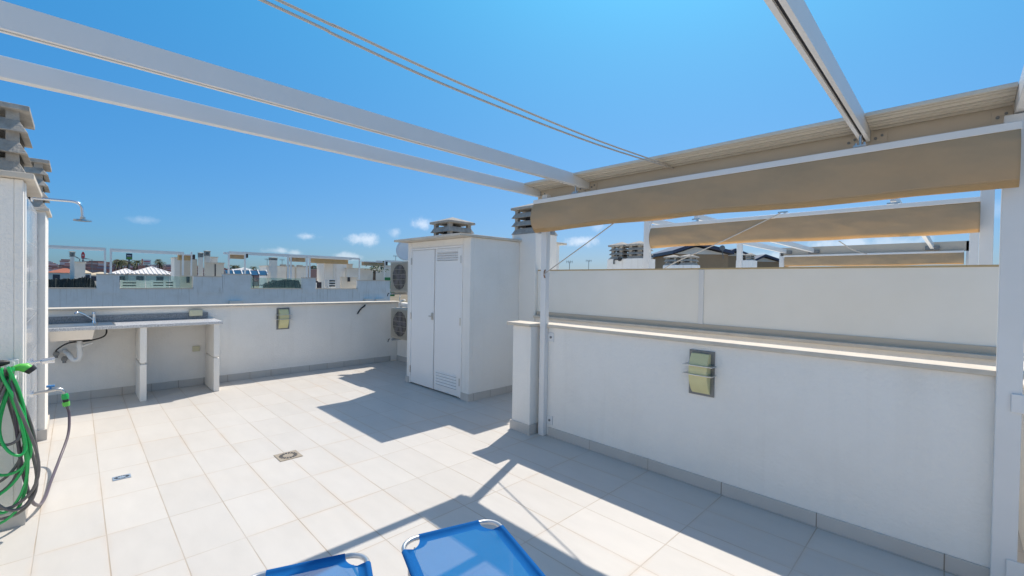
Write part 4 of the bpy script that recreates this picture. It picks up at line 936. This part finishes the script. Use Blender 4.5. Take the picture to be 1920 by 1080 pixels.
def sign(name, label, xl, xr, yt, yb, Y, ypole, build, pole_x=None):
    p, q = atY(xl, yt, Y), atY(xr, yb, Y)
    t = thing(name, label, 'sign', ((p.x+q.x)/2, Y, GZ)); build(t, p.x, q.x, q.z, p.z, Y)
    px_ = pole_x or (p.x+q.x)/2; MB().cyl((px_, Y+.15, GZ), (px_, Y+.15, q.z), .55, 10).build('pole', PLATE, t); return t
def b1(t, a, b, z0, z1, Y):
    h = z1-z0; box1('panel', SNAVY, (a, b, Y-.2, Y+.5, z0+.15*h, z1), t); box1('panel', SGREEN, (a, b, Y-.2, Y+.5, z0, z0+.148*h), t)
    m = MB(); w_ = b-a
    for k in range(5): m.box(a+w_*(.16+.14*k), a+w_*(.16+.14*k+.10), Y-.5, Y-.201, z0+.52*h, z0+.70*h)
    m.build('lettering', SWHITE, t); box1('band', SLIME, (a+.1*w_, b-.08*w_, Y-.5, Y-.201, z0+.18*h, z0+.34*h), t)
sign('billboard', 'dark green and navy roadside sign with white letters on a pole', 236.5, 248, 475, 487, 400, 504, b1)
def b2(t, a, b, z0, z1, Y):
    h = z1-z0; w_ = b-a; box1('panel', SWHITE, (a+.1*w_, b, Y-.2, Y+.3, z0, z1), t); box1('side_band', SRED, (a-.03*w_, a+.097*w_, Y-.22, Y+.3, z0, z1+.1*h), t)
    m = MB()
    for k in range(6): m.box(a+w_*(.2+.115*k), a+w_*(.2+.115*k+.085), Y-.5, Y-.201, z0+.52*h, z0+.72*h)
    m.build('lettering', SRED, t)
    m = MB()
    for k in range(8): m.box(a+w_*(.2+.085*k), a+w_*(.2+.085*k+.05), Y-.5, Y-.201, z0+.2*h, z0+.32*h)
    m.build('lettering', PLATE, t)
sign('billboard', 'white roadside sign with small red letters right of the palm', 266, 283, 486.5, 496.5, 400, 504, b2)
def b3(t, a, b, z0, z1, Y):
    c = Vector(((a+b)/2, Y, (z0+z1)/2)); r_ = (z1-z0)/2; m = MB(); n = 8; pts = []
    for i in range(n): an = 2*PI*(i+.5)/n; pts.append((c.x+(b-a)/2*1.15*math.cos(an), Y-.2, c.z+r_*math.sin(an)))
    m.prism(pts, (0, .5, 0)); m.build('panel', SRED, t); m = MB()
    for k in range(3): m.box(a+(b-a)*(.22+.2*k), a+(b-a)*(.34+.2*k), Y-.5, Y-.201, c.z-.1*r_, c.z+.25*r_)
    m.build('lettering', SWHITE, t)
sign('pole_sign', 'red pole sign rising above the orange roof at far left', 152.5, 159, 471.5, 487, 380, 505, b3)
for i, (x0, x1, y0_) in enumerate(((149.5, 147, 485.5), (172.5, 163, 486.5))):
    p = atY(x0, y0_, 260); q = atY(x1, y0_-1.3, 260)
    t = thing('street_lamp', ['thin grey street lamp left of the red pole sign', 'taller street lamp arm right of the red pole sign'][i], 'street lamp', (p.x, 260, GZ), 'far street lamps')
    MB().tube([(p.x, 260, GZ), p, q], .16, 6).build('pole', PLATE, t); MB().bar(q, q-(p-q).normalized()*1.8, .5, .35).build('lamp_head', PLATE, t)

def palm(label, x, ytop, Y, scale=1., n=26, seed=0, feather=True):
    rnd = random.Random(seed); c = atY(x, ytop, Y); h = c.z-GZ
    t = thing('palm_tree', label, 'palm tree', (c.x, Y, GZ), 'palm trees in the distance')
    MB().tube([(c.x+.1, Y, GZ), (c.x+.05, Y, GZ+h*.5), (c.x, Y, c.z)], [.35*scale, .26*scale, .22*scale], 8).build('trunk', BARK, t)
    m = MB()
    for i in range(n):
        a = rnd.uniform(0, 2*PI); e = rnd.uniform(-.5, 1.1); L_ = rnd.uniform(1.5, 2.3)*scale*1.25; d = Vector((math.cos(a), math.sin(a), 0)); sd_ = Vector((-d.y, d.x, 0))
        pv = None
        for k in range(6):
            f = k/5; p = c+d*(L_*f*math.cos(e*.6))+Vector((0, 0, L_*(f*math.sin(e)-.75*f*f)))
            if pv is not None:
                for s_ in (-1, 1):
                    tip = (pv+p)/2+sd_*s_*(.42*scale*(1-f*.55))+Vector((0, 0, -.22*scale)); m.add([pv, p, tip], [(0, 1, 2)])
            pv = p
    m.build('crown', LEAF, t, recalc=False); return t
for i, (x, y, Y, s_, lab) in enumerate(((221, 493, 330, 1.5, 'leftmost palm of the clump in front of the green billboard'), (228, 489.5, 345, 1.55, 'middle palm of the clump beside the green billboard'), (239, 493, 320, 1.45, 'olive palm right beside the billboard pole'),
     (257, 490.5, 330, 1.45, 'single dark palm between the two billboards'), (299, 493, 330, 1.5, 'palm with a ragged crown right of the white sign'), (296, 487.5, 400, 1.1, 'thin tall palm behind the ragged one'),
     (437, 499, 420, 1.5, 'left of the two round palms above the solar panels'), (444.5, 499.3, 420, 1.5, 'right of the two round palms above the solar panels'), (475.5, 501, 420, 1.4, 'lone round palm right of the solar panels'))):
    palm(lab, x, y, Y, s_, 30, i)
for i, (x, Y, yt, w) in enumerate(((588, 120, 506.5, 6.), (594, 125, 508, 5.5), (598.5, 130, 502, 4.))):
    c = atY(x, yt, Y); blob_tree(['dark green tree left of the far bright cabinet', 'low dark green tree in the gap between far terraces', 'pointed dark conifer behind the far trees'][i], (c.x, Y, GZ), (c.z-GZ)*1.12, w*1.6, 80+i, n=500, group='trees across the street')
c = atY(702, 505, 36); t = thing('potted_plant', 'dark leafy plant on the far terrace near the right awning', 'plant', (c.x, 36, ZF))
MB().cyl((c.x, 36, ZF), (c.x, 36, ZF+.5), .22, 12).build('pot', DARK, t); MB().cyl((c.x, 36, ZF+.5), (c.x, 36, c.z-.1), .12, 8).build('stem', BARK, t)
rnd = random.Random(5); m = MB()
for i in range(90):
    d = Vector((rnd.gauss(.25, .4), rnd.gauss(0, .25), rnd.gauss(.1, .16))); p = Vector((c.x, 36, c.z))+d; u = Vector((rnd.gauss(0, 1), rnd.gauss(0, 1), rnd.gauss(0, 1))).normalized()*.12; v = u.orthogonal().normalized()*.07
    m.add([p-u, p+v, p+u, p-v], [(0, 1, 2, 3)])
m.build('leaves', LEAF2, t, recalc=False)

# ------------------------------------------------------------------ hills and the far town
def hillmesh():
    rnd = random.Random(9); vs = []; fs = []; n = 90
    for i in range(n+1):
        ang = YAW + R(-75+150*i/n)
        d = Vector((math.sin(ang), math.cos(ang), 0))
        k = (i/n-.5)*150
        e = 9*math.exp(-((k+44)/16)**2)+4+1.6*math.sin(i*.9)+1.2*math.sin(i*2.3+1)+3.5*math.exp(-((k-50)/14)**2)
        for (rr, zz) in ((560, GZ-1), (640, GZ+3+e*.35), (720, GZ+6+e*.95), (900, GZ+6+e*1.25), (1300, GZ-1)):
            vs.append(d*rr+Vector((0, 0, zz)))
    for i in range(n):
        for j in range(4): a = i*5+j; fs.append((a, a+5, a+6, a+1))
    m = MB(); m.add(vs, fs); m.sm = True; return m
HILL = mat('hillside', (.27, .20, .18), 1., noise=(.9, (.14, .14, .12)), scale=.03)
hl = hillmesh().build('hills', HILL, recalc=False); tag(hl, kind='structure')
rnd = random.Random(12); m = MB()
for i in range(1500):
    k = rnd.uniform(-60, 60); ang = YAW+R(k); rr = rnd.uniform(540, 760)
    zz = GZ+max(0, (rr-570)/150)*(6+(9*math.exp(-((k+44)/16)**2)+3))
    p = Vector((math.sin(ang)*rr, math.cos(ang)*rr, zz)); w_ = rnd.uniform(3, 8); h = rnd.uniform(2.5, 5); mi = rnd.choice((0, 0, 1, 2, 3))
    m.box(p.x-w_, p.x+w_, p.y-4, p.y+4, zz-3, zz+h, mi); m.box(p.x-w_-.3, p.x+w_+.3, p.y-4.3, p.y+4.3, zz+h, zz+h+1.2, 4 if rnd.random() < .7 else 0)
TM = [mat('town_white', (.62, .54, .52), .9), mat('town_cream', (.52, .40, .33), .9), mat('town_brown', (.36, .26, .24), .9), mat('town_grey', (.28, .26, .29), .9), mat('town_roof', (.38, .19, .15), .9)]
tag(m.build('far_town', TM), 'mass of tiny pale and reddish houses on the far hillside', 'town', kind='stuff')


# ------------------------------------------------------------------ light
SUN_D = Vector((.62, .258, 1.0)).normalized()       # towards the sun
el = math.asin(SUN_D.z); az = math.atan2(SUN_D.x, SUN_D.y)
sl = bpy.data.lights.new('sun', 'SUN'); sl.energy = 3.6; sl.angle = R(.53); sl.color = (1, .92, .81)
so = bpy.data.objects.new('sun', sl); COL.objects.link(so); so.rotation_euler = (-SUN_D).to_track_quat('-Z', 'Y').to_euler(); so.location = (20, 10, 30)
w = bpy.data.worlds.new('World'); S.world = w; w.use_nodes = True; nt = w.node_tree; L = nt.links.new
bg = nt.nodes['Background']
sky = N(nt, 'ShaderNodeTexSky'); sky.sky_type = 'NISHITA'; sky.sun_disc = False; sky.sun_elevation = el; sky.sun_rotation = az
sky.altitude = 0; sky.air_density = 1.0; sky.dust_density = .6; sky.ozone_density = 3.0
tc = N(nt, 'ShaderNodeTexCoord'); D = tc.outputs['Generated']
def M(op, a, c=None):
    n = N(nt, 'ShaderNodeMath', operation=op)
    for i, v in enumerate((a, c)):
        if v is None: continue
        if isinstance(v, (int, float)): n.inputs[i].default_value = v
        else: L(v, n.inputs[i])
    return n.outputs[0]
nz = N(nt, 'ShaderNodeTexNoise'); nz.inputs['Scale'].default_value = 26; nz.inputs['Detail'].default_value = 7; nz.inputs['Roughness'].default_value = .62; L(D, nz.inputs['Vector'])
nzz = M('MULTIPLY', M('SUBTRACT', nz.outputs['Fac'], .5), 3.6)
acc = None
for (cx, cy, cw, ch_, op) in ((265, 412, 16, 6, .4), (577, 443, 24, 8, .8), (688, 449, 32, 12, 1.), (792, 419, 24, 15, 1.), (742, 437, 20, 12, .7), (525, 470, 20, 6, .7), (552, 474, 20, 6, .6),
                         (655, 482, 28, 8, .7), (1088, 453, 32, 12, 1.), (1290, 487, 26, 6, .6), (1580, 458, 45, 14, .8), (1680, 462, 50, 14, .6), (1440, 484, 40, 10, .7), (1120, 425, 18, 8, .4), (1800, 400, 60, 10, .3), (1370, 440, 60, 14, .3)):
    d = ray(cx, cy).normalized(); t1 = Vector((d.y, -d.x, 0)).normalized(); dist = F_PX/ (ray(cx, cy).length)
    sub = N(nt, 'ShaderNodeVectorMath', operation='SUBTRACT'); L(D, sub.inputs[0]); sub.inputs[1].default_value = d
    k1 = N(nt, 'ShaderNodeVectorMath', operation='DOT_PRODUCT'); L(sub.outputs[0], k1.inputs[0]); k1.inputs[1].default_value = t1*(dist/cw*1.6)
    k2 = N(nt, 'ShaderNodeVectorMath', operation='DOT_PRODUCT'); L(sub.outputs[0], k2.inputs[0]); k2.inputs[1].default_value = Vector((0, 0, dist/ch_*1.35))
    r2 = M('SQRT', M('ADD', M('POWER', M('ABSOLUTE', k1.outputs['Value']), 2.), M('POWER', M('ABSOLUTE', k2.outputs['Value']), 2.)))
    mr = N(nt, 'ShaderNodeMapRange'); mr.interpolation_type = 'SMOOTHSTEP'; L(M('SUBTRACT', r2, nzz), mr.inputs['Value'])
    mr.inputs['From Min'].default_value = .1; mr.inputs['From Max'].default_value = 1.5; mr.inputs['To Min'].default_value = op*.52; mr.inputs['To Max'].default_value = 0
    # behind-the-viewer guard: only near the direction
    acc = mr.outputs['Result'] if acc is None else M('MAXIMUM', acc, mr.outputs['Result'])
# clear-air colour of the sky: deeper blue away from the sun, paler towards it
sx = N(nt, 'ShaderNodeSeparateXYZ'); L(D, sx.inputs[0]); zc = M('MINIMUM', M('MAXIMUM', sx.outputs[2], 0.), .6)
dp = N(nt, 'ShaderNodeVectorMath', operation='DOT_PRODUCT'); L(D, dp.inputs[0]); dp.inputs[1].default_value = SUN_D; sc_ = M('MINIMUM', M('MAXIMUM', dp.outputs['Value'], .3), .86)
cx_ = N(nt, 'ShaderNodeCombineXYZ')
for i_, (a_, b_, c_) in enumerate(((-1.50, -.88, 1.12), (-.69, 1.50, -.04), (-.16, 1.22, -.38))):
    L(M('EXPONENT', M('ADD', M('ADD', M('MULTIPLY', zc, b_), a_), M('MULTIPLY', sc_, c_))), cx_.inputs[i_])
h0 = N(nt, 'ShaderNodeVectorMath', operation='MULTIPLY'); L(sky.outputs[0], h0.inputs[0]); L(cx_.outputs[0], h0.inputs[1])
# extra red added to the sky above the frame, warming the shaded surfaces
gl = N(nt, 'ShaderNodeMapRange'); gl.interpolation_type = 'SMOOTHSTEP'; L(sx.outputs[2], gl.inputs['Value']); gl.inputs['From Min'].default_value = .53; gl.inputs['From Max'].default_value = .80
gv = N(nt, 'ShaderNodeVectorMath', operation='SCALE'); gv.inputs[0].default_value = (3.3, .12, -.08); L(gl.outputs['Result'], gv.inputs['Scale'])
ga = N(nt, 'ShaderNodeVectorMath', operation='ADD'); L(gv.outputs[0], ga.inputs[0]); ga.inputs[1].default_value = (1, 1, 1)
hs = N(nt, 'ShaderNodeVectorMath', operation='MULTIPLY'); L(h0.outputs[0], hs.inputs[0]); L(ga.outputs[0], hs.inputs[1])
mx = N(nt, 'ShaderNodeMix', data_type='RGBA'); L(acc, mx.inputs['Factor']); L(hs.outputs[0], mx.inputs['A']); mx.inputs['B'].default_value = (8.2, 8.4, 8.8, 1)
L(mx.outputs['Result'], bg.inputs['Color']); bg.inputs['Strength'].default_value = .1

cam = bpy.data.cameras.new('camera'); co = bpy.data.objects.new('camera', cam); COL.objects.link(co)
cam.sensor_width = 36; cam.lens = 36*F_PX/1920; cam.clip_end = 5000; cam.clip_start = .02
co.matrix_world = Matrix(((cR.x, cU.x, -cF.x, EYE.x), (cR.y, cU.y, -cF.y, EYE.y), (cR.z, cU.z, -cF.z, EYE.z), (0, 0, 0, 1)))
S.camera = co
S.view_settings.view_transform = 'Standard'; S.view_settings.look = 'None'; S.view_settings.gamma = 1; S.view_settings.exposure = .43
S.render.engine = 'CYCLES'; S.cycles.max_bounces = 8; S.cycles.transparent_max_bounces = 12
